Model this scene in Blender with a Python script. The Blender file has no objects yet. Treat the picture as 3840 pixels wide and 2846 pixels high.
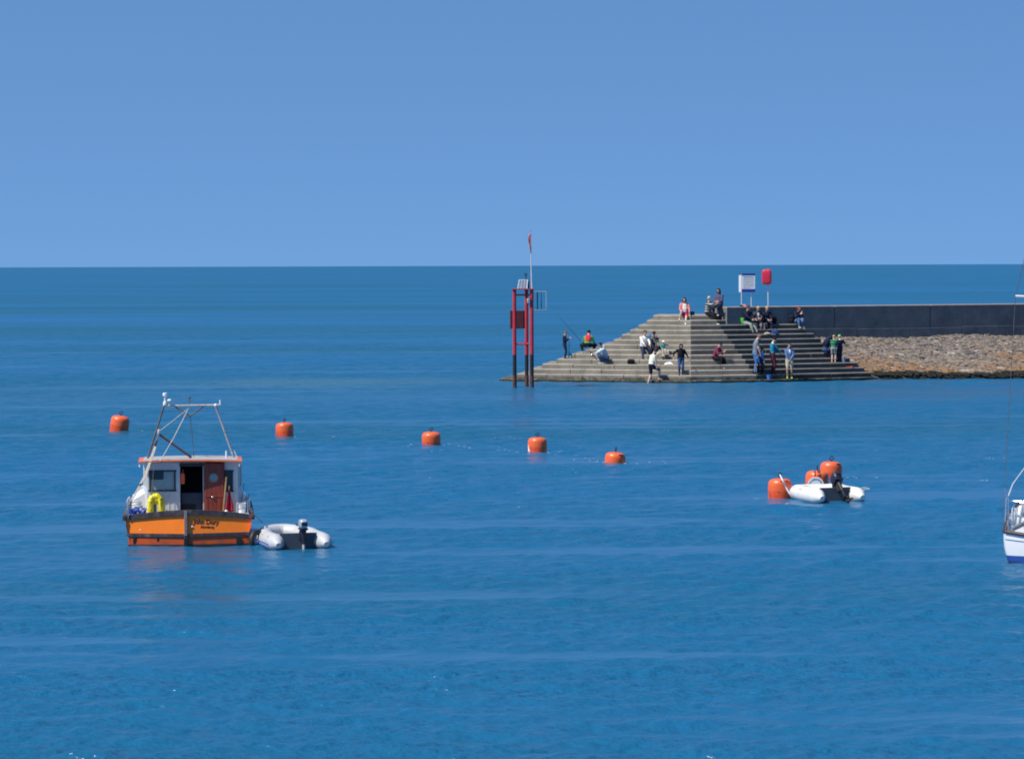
import bpy, bmesh, math, random
import numpy as np
from mathutils import Vector, Matrix, Quaternion
from mathutils.kdtree import KDTree

random.seed(7)
rng = np.random.default_rng(11)
sc = bpy.context.scene
COL = sc.collection
R_ = math.radians
V = Vector

# ------------------------------------------------------------------ camera
F_PX = 11850.0            # focal length in pixels of a 3840 wide frame
EYE = 5.6                 # height of the eye above the water
PITCH = math.atan((1423 - 996.5) / F_PX)
ROLL = 0.00324
cam_data = bpy.data.cameras.new('camera')
cam_data.sensor_width = 36.0
cam_data.lens = 36.0 * F_PX / 3840.0
cam_data.clip_start = 1.0
cam_data.clip_end = 200000.0
cam = bpy.data.objects.new('camera', cam_data)
COL.objects.link(cam)
CM = Matrix.Rotation(math.pi / 2 - PITCH, 4, 'X') @ Matrix.Rotation(-ROLL, 4, 'Z')
cam.matrix_world = Matrix.Translation((0, 0, EYE)) @ CM
sc.camera = cam
CM3 = CM.to_3x3()


def ray(u, v):
    return CM3 @ V(((u - 1920) / F_PX, -(v - 1423) / F_PX, -1.0))


def at_y(u, v, Y):
    """point of the world seen at photo pixel u, v, at distance Y"""
    d = ray(u, v)
    return V((d.x * Y / d.y, Y, EYE + d.z * Y / d.y))


def at_z(u, v, z=0.0):
    d = ray(u, v)
    t = (z - EYE) / d.z
    return V((d.x * t, d.y * t, z))


def on_line(u, p, q):
    """where the vertical plane through pixel column u cuts the plan line p-q (2D)"""
    d = ray(u, 1423 - 300)
    # solve s*d.xy = p + t*(q-p)
    ax, ay = d.x, d.y
    bx, by = q[0] - p[0], q[1] - p[1]
    det = ax * (-by) + bx * ay
    s = (p[0] * (-by) + bx * p[1]) / det
    return V((s * ax, s * ay))


# ------------------------------------------------------------------ materials
MATS = {}


def mat(name, col, rough=0.6, var=0.12, scale=6.0, bump=0.0, metal=0.0, spec=0.5, stretch=(1, 1, 1), dirt=None):
    if name in MATS:
        return MATS[name]
    m = bpy.data.materials.new(name)
    m.use_nodes = True
    nt = m.node_tree
    b = nt.nodes['Principled BSDF']
    b.inputs['Roughness'].default_value = rough
    b.inputs['Metallic'].default_value = metal
    b.inputs['Specular IOR Level'].default_value = spec
    tc = nt.nodes.new('ShaderNodeTexCoord')
    mp = nt.nodes.new('ShaderNodeMapping')
    mp.inputs['Scale'].default_value = stretch
    nt.links.new(tc.outputs['Object'], mp.inputs['Vector'])
    nz = nt.nodes.new('ShaderNodeTexNoise')
    nz.inputs['Scale'].default_value = scale
    nz.inputs['Detail'].default_value = 5
    nz.inputs['Roughness'].default_value = 0.6
    nt.links.new(mp.outputs['Vector'], nz.inputs['Vector'])
    cr = nt.nodes.new('ShaderNodeValToRGB')
    cr.color_ramp.elements[0].position = 0.32
    cr.color_ramp.elements[1].position = 0.68
    lo = [max(0, c * (1 - var)) for c in col]
    hi = [min(1, c * (1 + var)) for c in col]
    cr.color_ramp.elements[0].color = (*lo, 1)
    cr.color_ramp.elements[1].color = (*hi, 1)
    nt.links.new(nz.outputs['Fac'], cr.inputs['Fac'])
    out = cr.outputs['Color']
    if dirt:
        dcol, dscale, lo_, hi_ = dirt
        n2 = nt.nodes.new('ShaderNodeTexNoise')
        n2.inputs['Scale'].default_value = dscale
        n2.inputs['Detail'].default_value = 6
        nt.links.new(mp.outputs['Vector'], n2.inputs['Vector'])
        mr = nt.nodes.new('ShaderNodeMapRange')
        mr.inputs['From Min'].default_value = lo_
        mr.inputs['From Max'].default_value = hi_
        nt.links.new(n2.outputs['Fac'], mr.inputs['Value'])
        mx = nt.nodes.new('ShaderNodeMixRGB')
        mx.inputs['Color2'].default_value = (*dcol, 1)
        nt.links.new(mr.outputs['Result'], mx.inputs['Fac'])
        nt.links.new(out, mx.inputs['Color1'])
        out = mx.outputs['Color']
    nt.links.new(out, b.inputs['Base Color'])
    if bump:
        bp = nt.nodes.new('ShaderNodeBump')
        bp.inputs['Strength'].default_value = bump
        bp.inputs['Distance'].default_value = 0.02
        nt.links.new(nz.outputs['Fac'], bp.inputs['Height'])
        nt.links.new(bp.outputs['Normal'], b.inputs['Normal'])
    MATS[name] = m
    return m


def stripe_mat(name, c1, c2, freq, axis='Z', duty=0.5, c3=None):
    if name in MATS:
        return MATS[name]
    m = mat(name, c1, rough=0.85, var=0.1, scale=20)
    nt = m.node_tree
    b = nt.nodes['Principled BSDF']
    base = b.inputs['Base Color'].links[0].from_socket
    tc = [n for n in nt.nodes if n.type == 'TEX_COORD'][0]
    sx = nt.nodes.new('ShaderNodeSeparateXYZ')
    nt.links.new(tc.outputs['Object'], sx.inputs[0])
    mu = nt.nodes.new('ShaderNodeMath'); mu.operation = 'MULTIPLY'; mu.inputs[1].default_value = freq
    nt.links.new(sx.outputs[axis], mu.inputs[0])
    fr = nt.nodes.new('ShaderNodeMath'); fr.operation = 'FRACT'
    nt.links.new(mu.outputs[0], fr.inputs[0])
    gt = nt.nodes.new('ShaderNodeMath'); gt.operation = 'GREATER_THAN'; gt.inputs[1].default_value = duty
    nt.links.new(fr.outputs[0], gt.inputs[0])
    mx = nt.nodes.new('ShaderNodeMixRGB'); mx.inputs['Color2'].default_value = (*c2, 1)
    nt.links.new(gt.outputs[0], mx.inputs['Fac'])
    nt.links.new(base, mx.inputs['Color1'])
    out = mx.outputs['Color']
    if c3:
        g2 = nt.nodes.new('ShaderNodeMath'); g2.operation = 'GREATER_THAN'; g2.inputs[1].default_value = 0.8
        nt.links.new(fr.outputs[0], g2.inputs[0])
        m2 = nt.nodes.new('ShaderNodeMixRGB'); m2.inputs['Color2'].default_value = (*c3, 1)
        nt.links.new(g2.outputs[0], m2.inputs['Fac']); nt.links.new(out, m2.inputs['Color1'])
        out = m2.outputs['Color']
    nt.links.new(out, b.inputs['Base Color'])
    return m


# ------------------------------------------------------------------ mesh building
class MB:
    """collects shapes; build() links them as ONE mesh object"""

    def __init__(self):
        self.v, self.f, self.mi, self.c = [], [], [], []
        self.cur = 0

    def add(self, verts, faces, m=None):
        o = len(self.v)
        self.v.extend([tuple(p) for p in verts])
        self.f.extend([tuple(i + o for i in fc) for fc in faces])
        self.mi.extend([self.cur if m is None else m] * len(faces))
        return o

    def box(self, c, s, m=None, rot=None):
        hx, hy, hz = s[0] / 2, s[1] / 2, s[2] / 2
        pts = [V((x * hx, y * hy, z * hz)) for x in (-1, 1) for y in (-1, 1) for z in (-1, 1)]
        if rot is not None:
            pts = [rot @ p for p in pts]
        c = V(c)
        self.add([p + c for p in pts], [(0, 1, 3, 2), (4, 6, 7, 5), (0, 4, 5, 1), (2, 3, 7, 6), (0, 2, 6, 4), (1, 5, 7, 3)], m)

    def bbox(self, c, s, bev=0.02, m=None, rot=None, seg=2):
        """box with rounded edges"""
        bm = bmesh.new()
        bmesh.ops.create_cube(bm, size=1.0)
        for v in bm.verts:
            v.co = V((v.co.x * s[0], v.co.y * s[1], v.co.z * s[2]))
        bmesh.ops.bevel(bm, geom=bm.edges[:], offset=bev, segments=seg, affect='EDGES', profile=0.5)
        bm.verts.ensure_lookup_table()
        c = V(c)
        vs = [(rot @ v.co if rot is not None else v.co) + c for v in bm.verts]
        self.add(vs, [[v.index for v in f.verts] for f in bm.faces], m)
        bm.free()

    def tube(self, pts, rad, n=8, m=None, cap=True, side=None, mats=None, closed=False):
        pts = [V(p) for p in pts]
        k = len(pts)
        if not isinstance(rad, (list, tuple)):
            rad = [rad] * k
        if k == len(rad):
            pass
        vs, fs, ms = [], [], []
        ref = V(side) if side is not None else None
        prev = None
        for i, p in enumerate(pts):
            if closed:
                t = pts[(i + 1) % k] - pts[i - 1]
            elif i == 0:
                t = pts[1] - p
            elif i == k - 1:
                t = p - pts[i - 1]
            else:
                t = (pts[i + 1] - p).normalized() + (p - pts[i - 1]).normalized()
            if t.length < 1e-9:
                t = V((0, 0, 1))
            t.normalize()
            if prev is None:
                r0 = ref if ref is not None else (V((1, 0, 0)) if abs(t.x) < 0.9 else V((0, 1, 0)))
            else:
                r0 = ref if ref is not None else prev
            a = r0 - t * r0.dot(t)
            if a.length < 1e-6:
                a = t.orthogonal()
            a.normalize()
            b = t.cross(a)
            prev = a
            rr = rad[i]
            rx, ry = rr if isinstance(rr, (tuple, list)) else (rr, rr)
            for j in range(n):
                an = 2 * math.pi * j / n
                vs.append(p + a * (rx * math.cos(an)) + b * (ry * math.sin(an)))
        for i in range(k if closed else k - 1):
            i2 = (i + 1) % k
            for j in range(n):
                j2 = (j + 1) % n
                fs.append((i * n + j, i * n + j2, i2 * n + j2, i2 * n + j))
                ms.append(mats[i] if mats else None)
        if cap and not closed:
            fs.append(tuple(reversed(range(n)))); ms.append(mats[0] if mats else None)
            fs.append(tuple((k - 1) * n + j for j in range(n))); ms.append(mats[-1] if mats else None)
        o = len(self.v)
        self.v.extend([tuple(p) for p in vs])
        self.f.extend([tuple(i + o for i in fc) for fc in fs])
        dm = self.cur if m is None else m
        self.mi.extend([dm if x is None else x for x in ms])

    def lathe(self, prof, c=(0, 0, 0), n=24, m=None, mats=None, axis=None):
        """prof: list of (r, z)"""
        c = V(c)
        q = V((0, 0, 1)).rotation_difference(V(axis)) if axis is not None else Quaternion()
        k = len(prof)
        vs = []
        for r, z in prof:
            for j in range(n):
                a = 2 * math.pi * j / n
                vs.append(c + q @ V((r * math.cos(a), r * math.sin(a), z)))
        fs, ms = [], []
        for i in range(k - 1):
            for j in range(n):
                j2 = (j + 1) % n
                fs.append((i * n + j, i * n + j2, (i + 1) * n + j2, (i + 1) * n + j)); ms.append(mats[i] if mats else None)
        fs.append(tuple(reversed(range(n)))); ms.append(mats[0] if mats else None)
        fs.append(tuple((k - 1) * n + j for j in range(n))); ms.append(mats[-1] if mats else None)
        o = len(self.v)
        self.v.extend([tuple(p) for p in vs])
        self.f.extend([tuple(i + o for i in fc) for fc in fs])
        dm = self.cur if m is None else m
        self.mi.extend([dm if x is None else x for x in ms])

    def ell(self, c, r, m=None, rot=None, nu=14, nv=9, e=1.0, squash=None):
        """ellipsoid / superellipsoid (e<1 gets boxy)"""
        c = V(c)

        def sp(x):
            return math.copysign(abs(x) ** e, x)
        vs = []
        for i in range(nv + 1):
            th = -math.pi / 2 + math.pi * i / nv
            for j in range(nu):
                ph = 2 * math.pi * j / nu
                p = V((r[0] * sp(math.cos(th)) * sp(math.cos(ph)), r[1] * sp(math.cos(th)) * sp(math.sin(ph)), r[2] * sp(math.sin(th))))
                if squash:
                    p = squash(p)
                vs.append((rot @ p if rot is not None else p) + c)
        fs = []
        for i in range(nv):
            for j in range(nu):
                j2 = (j + 1) % nu
                fs.append((i * nu + j, i * nu + j2, (i + 1) * nu + j2, (i + 1) * nu + j))
        self.add(vs, fs, m)

    def prism(self, poly, z0, z1, m=None, cham=0.0):
        """poly: plan outline (ccw), extruded z0..z1"""
        n = len(poly)
        vs = [(p[0], p[1], z0) for p in poly] + [(p[0], p[1], z1) for p in poly]
        fs = [tuple(reversed(range(n))), tuple(range(n, 2 * n))]
        fs += [(i, (i + 1) % n, n + (i + 1) % n, n + i) for i in range(n)]
        self.add(vs, fs, m)

    def quad(self, a, b, c, d, m=None):
        self.add([a, b, c, d], [(0, 1, 2, 3)], m)

    def torus(self, c, R, r, axis=(0, 0, 1), n=20, k=8, m=None, a0=0, a1=2 * math.pi):
        q = V((0, 0, 1)).rotation_difference(V(axis))
        full = abs(a1 - a0 - 2 * math.pi) < 1e-6
        cnt = n if full else n + 1
        pts = [V(c) + q @ V((R * math.cos(a0 + (a1 - a0) * i / n), R * math.sin(a0 + (a1 - a0) * i / n), 0)) for i in range(cnt)]
        self.tube(pts, r, n=k, m=m, closed=full)

    def build(self, name, mats, parent=None, smooth=True, loc=None, weld=False):
        me = bpy.data.meshes.new(name)
        me.from_pydata(self.v, [], self.f)
        if not isinstance(mats, (list, tuple)):
            mats = [mats]
        for x in mats:
            me.materials.append(x)
        me.polygons.foreach_set('material_index', [min(i, len(mats) - 1) for i in self.mi])
        me.update()
        bm = bmesh.new(); bm.from_mesh(me)
        if weld:
            bmesh.ops.remove_doubles(bm, verts=bm.verts[:], dist=1e-5)
        bmesh.ops.recalc_face_normals(bm, faces=bm.faces[:])
        bm.to_mesh(me); bm.free()
        if smooth:
            me.polygons.foreach_set('use_smooth', [True] * len(me.polygons))
            try:
                me.set_sharp_from_angle(angle=R_(38))
            except Exception:
                pass
        ob = bpy.data.objects.new(name, me)
        COL.objects.link(ob)
        if parent is not None:
            ob.parent = parent
        if loc is not None:
            ob.location = loc
        return ob


def tag(o, label=None, cat=None, group=None, kind=None):
    if label: o['label'] = label
    if cat: o['category'] = cat
    if group: o['group'] = group
    if kind: o['kind'] = kind
    return o


def thing(name, label, cat, loc=(0, 0, 0), rz=0.0, group=None):
    o = bpy.data.objects.new(name, None)
    o.empty_display_size = 0.2
    COL.objects.link(o)
    o.location = loc
    o.rotation_euler = (0, 0, rz)
    return tag(o, label, cat, group)


def lerp(a, b, t):
    return a + (b - a) * t


def bez(pts, n=12):
    """catmull-rom through points"""
    pts = [V(p) for p in pts]
    out = []
    P = [pts[0] * 2 - pts[1]] + pts + [pts[-1] * 2 - pts[-2]]
    for i in range(1, len(P) - 2):
        for j in range(n):
            t = j / n
            p0, p1, p2, p3 = P[i - 1], P[i], P[i + 1], P[i + 2]
            out.append(0.5 * ((2 * p1) + (p2 - p0) * t + (2 * p0 - 5 * p1 + 4 * p2 - p3) * t * t + (-p0 + 3 * p1 - 3 * p2 + p3) * t ** 3))
    out.append(pts[-1])
    return out


def text_mesh(name, body, size, m, parent, mw, shear=0.0, bold=0.0, width=None):
    cu = bpy.data.curves.new(name, 'FONT')
    cu.body = body
    cu.size = size
    cu.extrude = 0.0015
    cu.offset = bold
    cu.shear = shear
    cu.align_x = 'CENTER'
    cu.align_y = 'CENTER'
    tmp = bpy.data.objects.new(name + '_curve', cu)
    COL.objects.link(tmp)
    dg = bpy.context.evaluated_depsgraph_get()
    me = bpy.data.meshes.new_from_object(tmp.evaluated_get(dg))
    bpy.data.objects.remove(tmp)
    me.materials.clear(); me.materials.append(m)
    if width:
        xs = [v.co.x for v in me.vertices]
        k = width / (max(xs) - min(xs))
        for v in me.vertices:
            v.co.x *= k
    ob = bpy.data.objects.new(name, me)
    COL.objects.link(ob)
    ob.parent = parent
    ob.matrix_local = mw
    return ob


# ------------------------------------------------------------------ light and sky
SKY_TINT = (0.595, 0.80, 0.985, 1)
SKY_LIFT = 0.22
SUN_EL = R_(55)
SUN_S = R_(27)
sunv = V((-math.cos(SUN_EL) * math.cos(SUN_S), -math.cos(SUN_EL) * math.sin(SUN_S), math.sin(SUN_EL)))
sl = bpy.data.lights.new('sun', 'SUN')
sl.energy = 5.0
sl.angle = R_(0.5)
sl.color = (1.0, 0.94, 0.83)
so = bpy.data.objects.new('sun', sl)
COL.objects.link(so)
so.rotation_euler = (-sunv).to_track_quat('-Z', 'Y').to_euler()
so.location = (-40, 40, 60)

w = bpy.data.worlds.new('World')
sc.world = w
w.use_nodes = True
nt = w.node_tree
bg = nt.nodes['Background']
sky = nt.nodes.new('ShaderNodeTexSky')
sky.sky_type = 'NISHITA'
sky.sun_disc = False
sky.sun_elevation = SUN_EL
sky.sun_rotation = math.atan2(sunv.x, sunv.y)
sky.altitude = 0
sky.air_density = 1.0
sky.dust_density = 0.3
sky.ozone_density = 3.0
tint = nt.nodes.new('ShaderNodeMixRGB')
tint.blend_type = 'MULTIPLY'
tint.inputs['Fac'].default_value = 1.0
tint.inputs['Color2'].default_value = SKY_TINT
# look the gradient up a little higher: the clear dry air keeps its blue down to the horizon
wtc = nt.nodes.new('ShaderNodeTexCoord')
wmp = nt.nodes.new('ShaderNodeMapping')
wmp.inputs['Location'].default_value = (0, 0, SKY_LIFT)
nt.links.new(wtc.outputs['Generated'], wmp.inputs['Vector'])
nt.links.new(wmp.outputs['Vector'], sky.inputs['Vector'])
nt.links.new(sky.outputs[0], tint.inputs['Color1'])
nt.links.new(tint.outputs[0], bg.inputs['Color'])
bg.inputs['Strength'].default_value = 0.115
sc.cycles.filter_width = 1.9
sc.view_settings.view_transform = 'Standard'
sc.view_settings.look = 'None'
sc.view_settings.exposure = 0.28
sc.view_settings.gamma = 1.0
sc.view_settings.use_curve_mapping = False

# ------------------------------------------------------------------ water
NW = 60
wl = np.exp(rng.uniform(math.log(0.14), math.log(1.7), NW))
wdir = rng.normal(-math.pi / 2 + 0.15, 0.55, NW)
wph = rng.uniform(0, 2 * math.pi, NW)
wamp = 0.0066 * wl ** 0.95 * rng.uniform(0.6, 1.3, NW)


BK = [(rng.normal(0, 0.10), math.exp(rng.uniform(math.log(0.18), math.log(5.5))), rng.uniform(0, 6.28), rng.uniform(0, 6.28)) for _ in range(16)]


def wind(x, y):
    """0.15 (slack, glassy band) .. 1.5 (ruffled), long bands lying across the view"""
    n = np.zeros_like(x)
    for kx, ky, a, b_ in BK:
        n += np.sin(ky * y + kx * x * (1 + ky) + a + 1.3 * np.sin(0.045 * x + 0.021 * y + b_))
    n = n / math.sqrt(len(BK) / 2)
    n = n * (0.75 + 0.45 * np.sin(0.31 * x + 0.9 * np.sin(0.19 * y) + 1.0) * np.sin(0.11 * x - 0.27 * y))
    lee = 1 - 0.48 * np.exp(-(((x + 7.5) / 8.0) ** 2 + ((y - 60.5) / 6.5) ** 2))      # sheltered water round the moored boat
    t = np.clip((n - 0.55) / 0.8, 0, 1)
    return np.clip(1.0 - 0.20 * n - 0.50 * t * t * (3 - 2 * t), 0.2, 1.2) * lee


def wave_h(x, y, cell):
    h = np.zeros_like(x)
    # patches of wind and slack water
    p = wind(x, y)
    # calmer water in the lee of the pier head
    p = p * (1 - 0.55 * np.exp(-((y - 135 - 0.1 * x) / 11.0) ** 2))
    for i in range(NW):
        k = 2 * math.pi / wl[i]
        fade = np.clip((wl[i] / cell - 2.0) / 2.0, 0, 1)
        ph = k * (x * math.cos(wdir[i]) + y * math.sin(wdir[i])) + wph[i] + 0.8 * np.sin(0.23 * x + 0.17 * y + i)
        h += wamp[i] * fade * np.sin(ph)
    return h * p


def build_water():
    ys = [4.0, 18.0, 30.0]
    y = 33.0
    while y < 520:
        ys.append(y); y += 0.05 + 0.09 * max(0.0, min(1.0, (y - 42) / 50)) + 0.55 * max(0.0, (y - 150) / 300)
    while y < 3000:
        ys.append(y); y *= 1.012
    while y < 90000:
        ys.append(y); y *= 1.12
    ys = np.array(ys)
    th = np.concatenate([np.linspace(-0.95, -0.24, 60, endpoint=False), np.linspace(-0.24, 0.24, 440, endpoint=False), np.linspace(0.24, 0.95, 61)])
    X = np.outer(ys, np.tan(th))
    Y = np.repeat(ys[:, None], len(th), axis=1)
    dyr = np.gradient(ys)
    cell = np.maximum(np.repeat(dyr[:, None], len(th), axis=1), np.abs(np.gradient(X, axis=1)))
    Z = wave_h(X, Y, cell)
    nr, ncn = X.shape
    co = np.stack([X, Y, Z], axis=2).reshape(-1, 3).astype(np.float32)
    idx = np.arange(nr * ncn).reshape(nr, ncn)
    q = np.stack([idx[:-1, :-1], idx[:-1, 1:], idx[1:, 1:], idx[1:, :-1]], axis=2).reshape(-1, 4)
    me = bpy.data.meshes.new('water')
    me.vertices.add(len(co)); me.vertices.foreach_set('co', co.ravel())
    me.loops.add(q.size); me.loops.foreach_set('vertex_index', q.ravel().astype(np.int32))
    me.polygons.add(len(q))
    me.polygons.foreach_set('loop_start', np.arange(0, q.size, 4, dtype=np.int32))
    me.polygons.foreach_set('loop_total', np.full(len(q), 4, dtype=np.int32))
    me.polygons.foreach_set('use_smooth', np.ones(len(q), dtype=bool))
    me.update(calc_edges=True)
    ob = bpy.data.objects.new('water', me)
    COL.objects.link(ob)
    tag(ob, 'rippled blue green sea water of the harbour reaching to the horizon', 'water', kind='structure')
    m = bpy.data.materials.new('sea_water')
    m.use_nodes = True
    t = m.node_tree
    b = t.nodes['Principled BSDF']
    tc = t.nodes.new('ShaderNodeTexCoord')

    def noise(scale, stretch, detail=4, rough=0.55):
        mp = t.nodes.new('ShaderNodeMapping'); mp.inputs['Scale'].default_value = stretch
        t.links.new(tc.outputs['Object'], mp.inputs['Vector'])
        n = t.nodes.new('ShaderNodeTexNoise'); n.inputs['Scale'].default_value = scale
        n.inputs['Detail'].default_value = detail; n.inputs['Roughness'].default_value = rough
        t.links.new(mp.outputs['Vector'], n.inputs['Vector'])
        return n
    big = noise(0.02, (0.35, 1.0, 1), 5)
    cr = t.nodes.new('ShaderNodeValToRGB')
    cr.color_ramp.elements[0].position = 0.35
    cr.color_ramp.elements[1].position = 0.65
    cr.color_ramp.elements[0].color = WATER_A
    cr.color_ramp.elements[1].color = WATER_B
    t.links.new(big.outputs['Fac'], cr.inputs['Fac'])
    # a sand bank just under the surface off the end of the pier
    vm = t.nodes.new('ShaderNodeMapping'); vm.inputs['Location'].default_value = (9.0 / 13.0, -152.0 / 9.0, 0); vm.inputs['Scale'].default_value = (1 / 13.0, 1 / 9.0, 1)
    t.links.new(tc.outputs['Object'], vm.inputs['Vector'])
    wob = noise(0.15, (1, 1, 1), 4)
    ln = t.nodes.new('ShaderNodeVectorMath'); ln.operation = 'LENGTH'
    t.links.new(vm.outputs['Vector'], ln.inputs[0])
    wa = t.nodes.new('ShaderNodeMath'); wa.operation = 'ADD'
    t.links.new(ln.outputs['Value'], wa.inputs[0]); t.links.new(wob.outputs['Fac'], wa.inputs[1])
    sb = t.nodes.new('ShaderNodeMapRange'); sb.interpolation_type = 'SMOOTHSTEP'
    sb.inputs['From Min'].default_value = 0.6; sb.inputs['From Max'].default_value = 1.5; sb.inputs['To Min'].default_value = 0.75; sb.inputs['To Max'].default_value = 0.0
    t.links.new(wa.outputs[0], sb.inputs['Value'])
    smx = t.nodes.new('ShaderNodeMixRGB'); smx.inputs['Color2'].default_value = (0.045, 0.135, 0.20, 1)
    t.links.new(sb.outputs['Result'], smx.inputs['Fac']); t.links.new(cr.outputs['Color'], smx.inputs['Color1'])
    t.links.new(smx.outputs['Color'], b.inputs['Base Color'])
    sx = t.nodes.new('ShaderNodeSeparateXYZ')
    t.links.new(tc.outputs['Object'], sx.inputs[0])
    mr = t.nodes.new('ShaderNodeMapRange')
    mr.inputs['From Min'].default_value = 60; mr.inputs['From Max'].default_value = 500
    mr.inputs['To Min'].default_value = WATER_ROUGH; mr.inputs['To Max'].default_value = 0.42
    t.links.new(sx.outputs['Y'], mr.inputs['Value'])
    t.links.new(mr.outputs['Result'], b.inputs['Roughness'])
    b.inputs['IOR'].default_value = 1.33
    b.inputs['Specular IOR Level'].default_value = WATER_SPEC
    fine = noise(9.0, (0.75, 1.0, 1), 3, 0.6)
    mid = noise(2.6, (0.7, 1.0, 1), 3, 0.6)
    mul = t.nodes.new('ShaderNodeMath'); mul.operation = 'MULTIPLY_ADD'; mul.inputs[1].default_value = 2.0
    t.links.new(mid.outputs['Fac'], mul.inputs[0]); t.links.new(fine.outputs['Fac'], mul.inputs[2])
    bp = t.nodes.new('ShaderNodeBump')
    bp.inputs['Distance'].default_value = 0.065
    t.links.new(mul.outputs[0], bp.inputs['Height'])
    t.links.new(bp.outputs['Normal'], b.inputs['Normal'])
    wa_ = t.nodes.new('ShaderNodeAttribute'); wa_.attribute_name = 'wind'
    ws = t.nodes.new('ShaderNodeMapRange'); ws.inputs['From Min'].default_value = 0.3; ws.inputs['From Max'].default_value = 1.4
    ws.inputs['To Min'].default_value = 0.06; ws.inputs['To Max'].default_value = 1.0
    t.links.new(wa_.outputs['Fac'], ws.inputs['Value']); t.links.new(ws.outputs['Result'], bp.inputs['Strength'])
    at = me.attributes.new('wind', 'FLOAT', 'POINT')
    at.data.foreach_set('value', (wind(X, Y) * (1 - 0.45 * np.exp(-((Y - 135 - 0.1 * X) / 11.0) ** 2))).astype(np.float32).ravel())
    me.materials.append(m)
    return ob


WATER_A = (0.006, 0.090, 0.168, 1)
WATER_B = (0.010, 0.111, 0.262, 1)
WATER_ROUGH = 0.21
WATER_SPEC = 0.5
build_water()

# ------------------------------------------------------------------ pier head
A_R, A_M, A_L, A_T = R_(28), R_(15), R_(-21), R_(-84)     # which way each stepped face looks (0 = towards the eye)
TREAD, RISE, Z0 = 0.40, 0.231, 0.134


def nrm(a):
    return V((math.sin(a), -math.cos(a)))


def tan_(a):
    return V((math.cos(a), math.sin(a)))


def isect(p, d, q, e):
    """plan lines p + s d and q + t e"""
    det = d.x * (-e.y) + e.x * d.y
    s = ((q.x - p.x) * (-e.y) + e.x * (q.y - p.y)) / det
    return p + d * s


h1 = at_z(2592, 1437.6).xy
h2 = on_line(2850, h1, h1 + tan_(A_M))


def z_k(k):
    return Z0 + k * RISE if k >= 0 else -0.07


def face_lines(off):
    """(point, direction) of the M, R, L faces moved inwards by off"""
    return ((h1 - nrm(A_M) * off, tan_(A_M)), (h1 + (h2 - h1) - nrm(A_R) * off, tan_(A_R)), (h1 - nrm(A_L) * off, tan_(A_L)))


LEFT_U = [1873, 1937, 1985, 2033, 2088, 2142, 2196, 2254, 2301, 2331, 2362, 2394, 2425, 2449]
RIGHT_U = [3294, 3267, 3242, 3215, 3187, 3158, 3128, 3102, 3078, 3051, 3022, 2990, 2984, 2980]


def step_line(k, inset=0.0):
    """front edge of step k as plan points from the far end round to the stones"""
    off = max(k, -1.6) * TREAD + inset
    M, R, L = face_lines(off)
    kk = max(0, min(13, k))
    pl = on_line(LEFT_U[kk] if k >= 0 else 1830, L[0], L[0] + L[1])
    pl = pl - tan_(A_L) * (-inset)
    c1 = isect(L[0], L[1], M[0], M[1])
    c2 = isect(M[0], M[1], R[0], R[1])
    pr = on_line(RIGHT_U[kk] if k >= 0 else 3330, R[0], R[0] + R[1])
    pt = pl + V((-nrm(A_T).y, nrm(A_T).x)) * -1.0 * 0  # corner itself
    back = pl + tan_(A_T + math.pi) * 0
    tb = pl + V((math.sin(R_(6)), math.cos(R_(6)))) * 4.2
    return [tb, pl, c1, c2, pr]


pier = thing('stepped_pier', 'weathered grey concrete pier head stepped on all sides like a pyramid', 'pier', (h1.x, h1.y, 0))
PO = V((h1.x, h1.y, 0))


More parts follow.
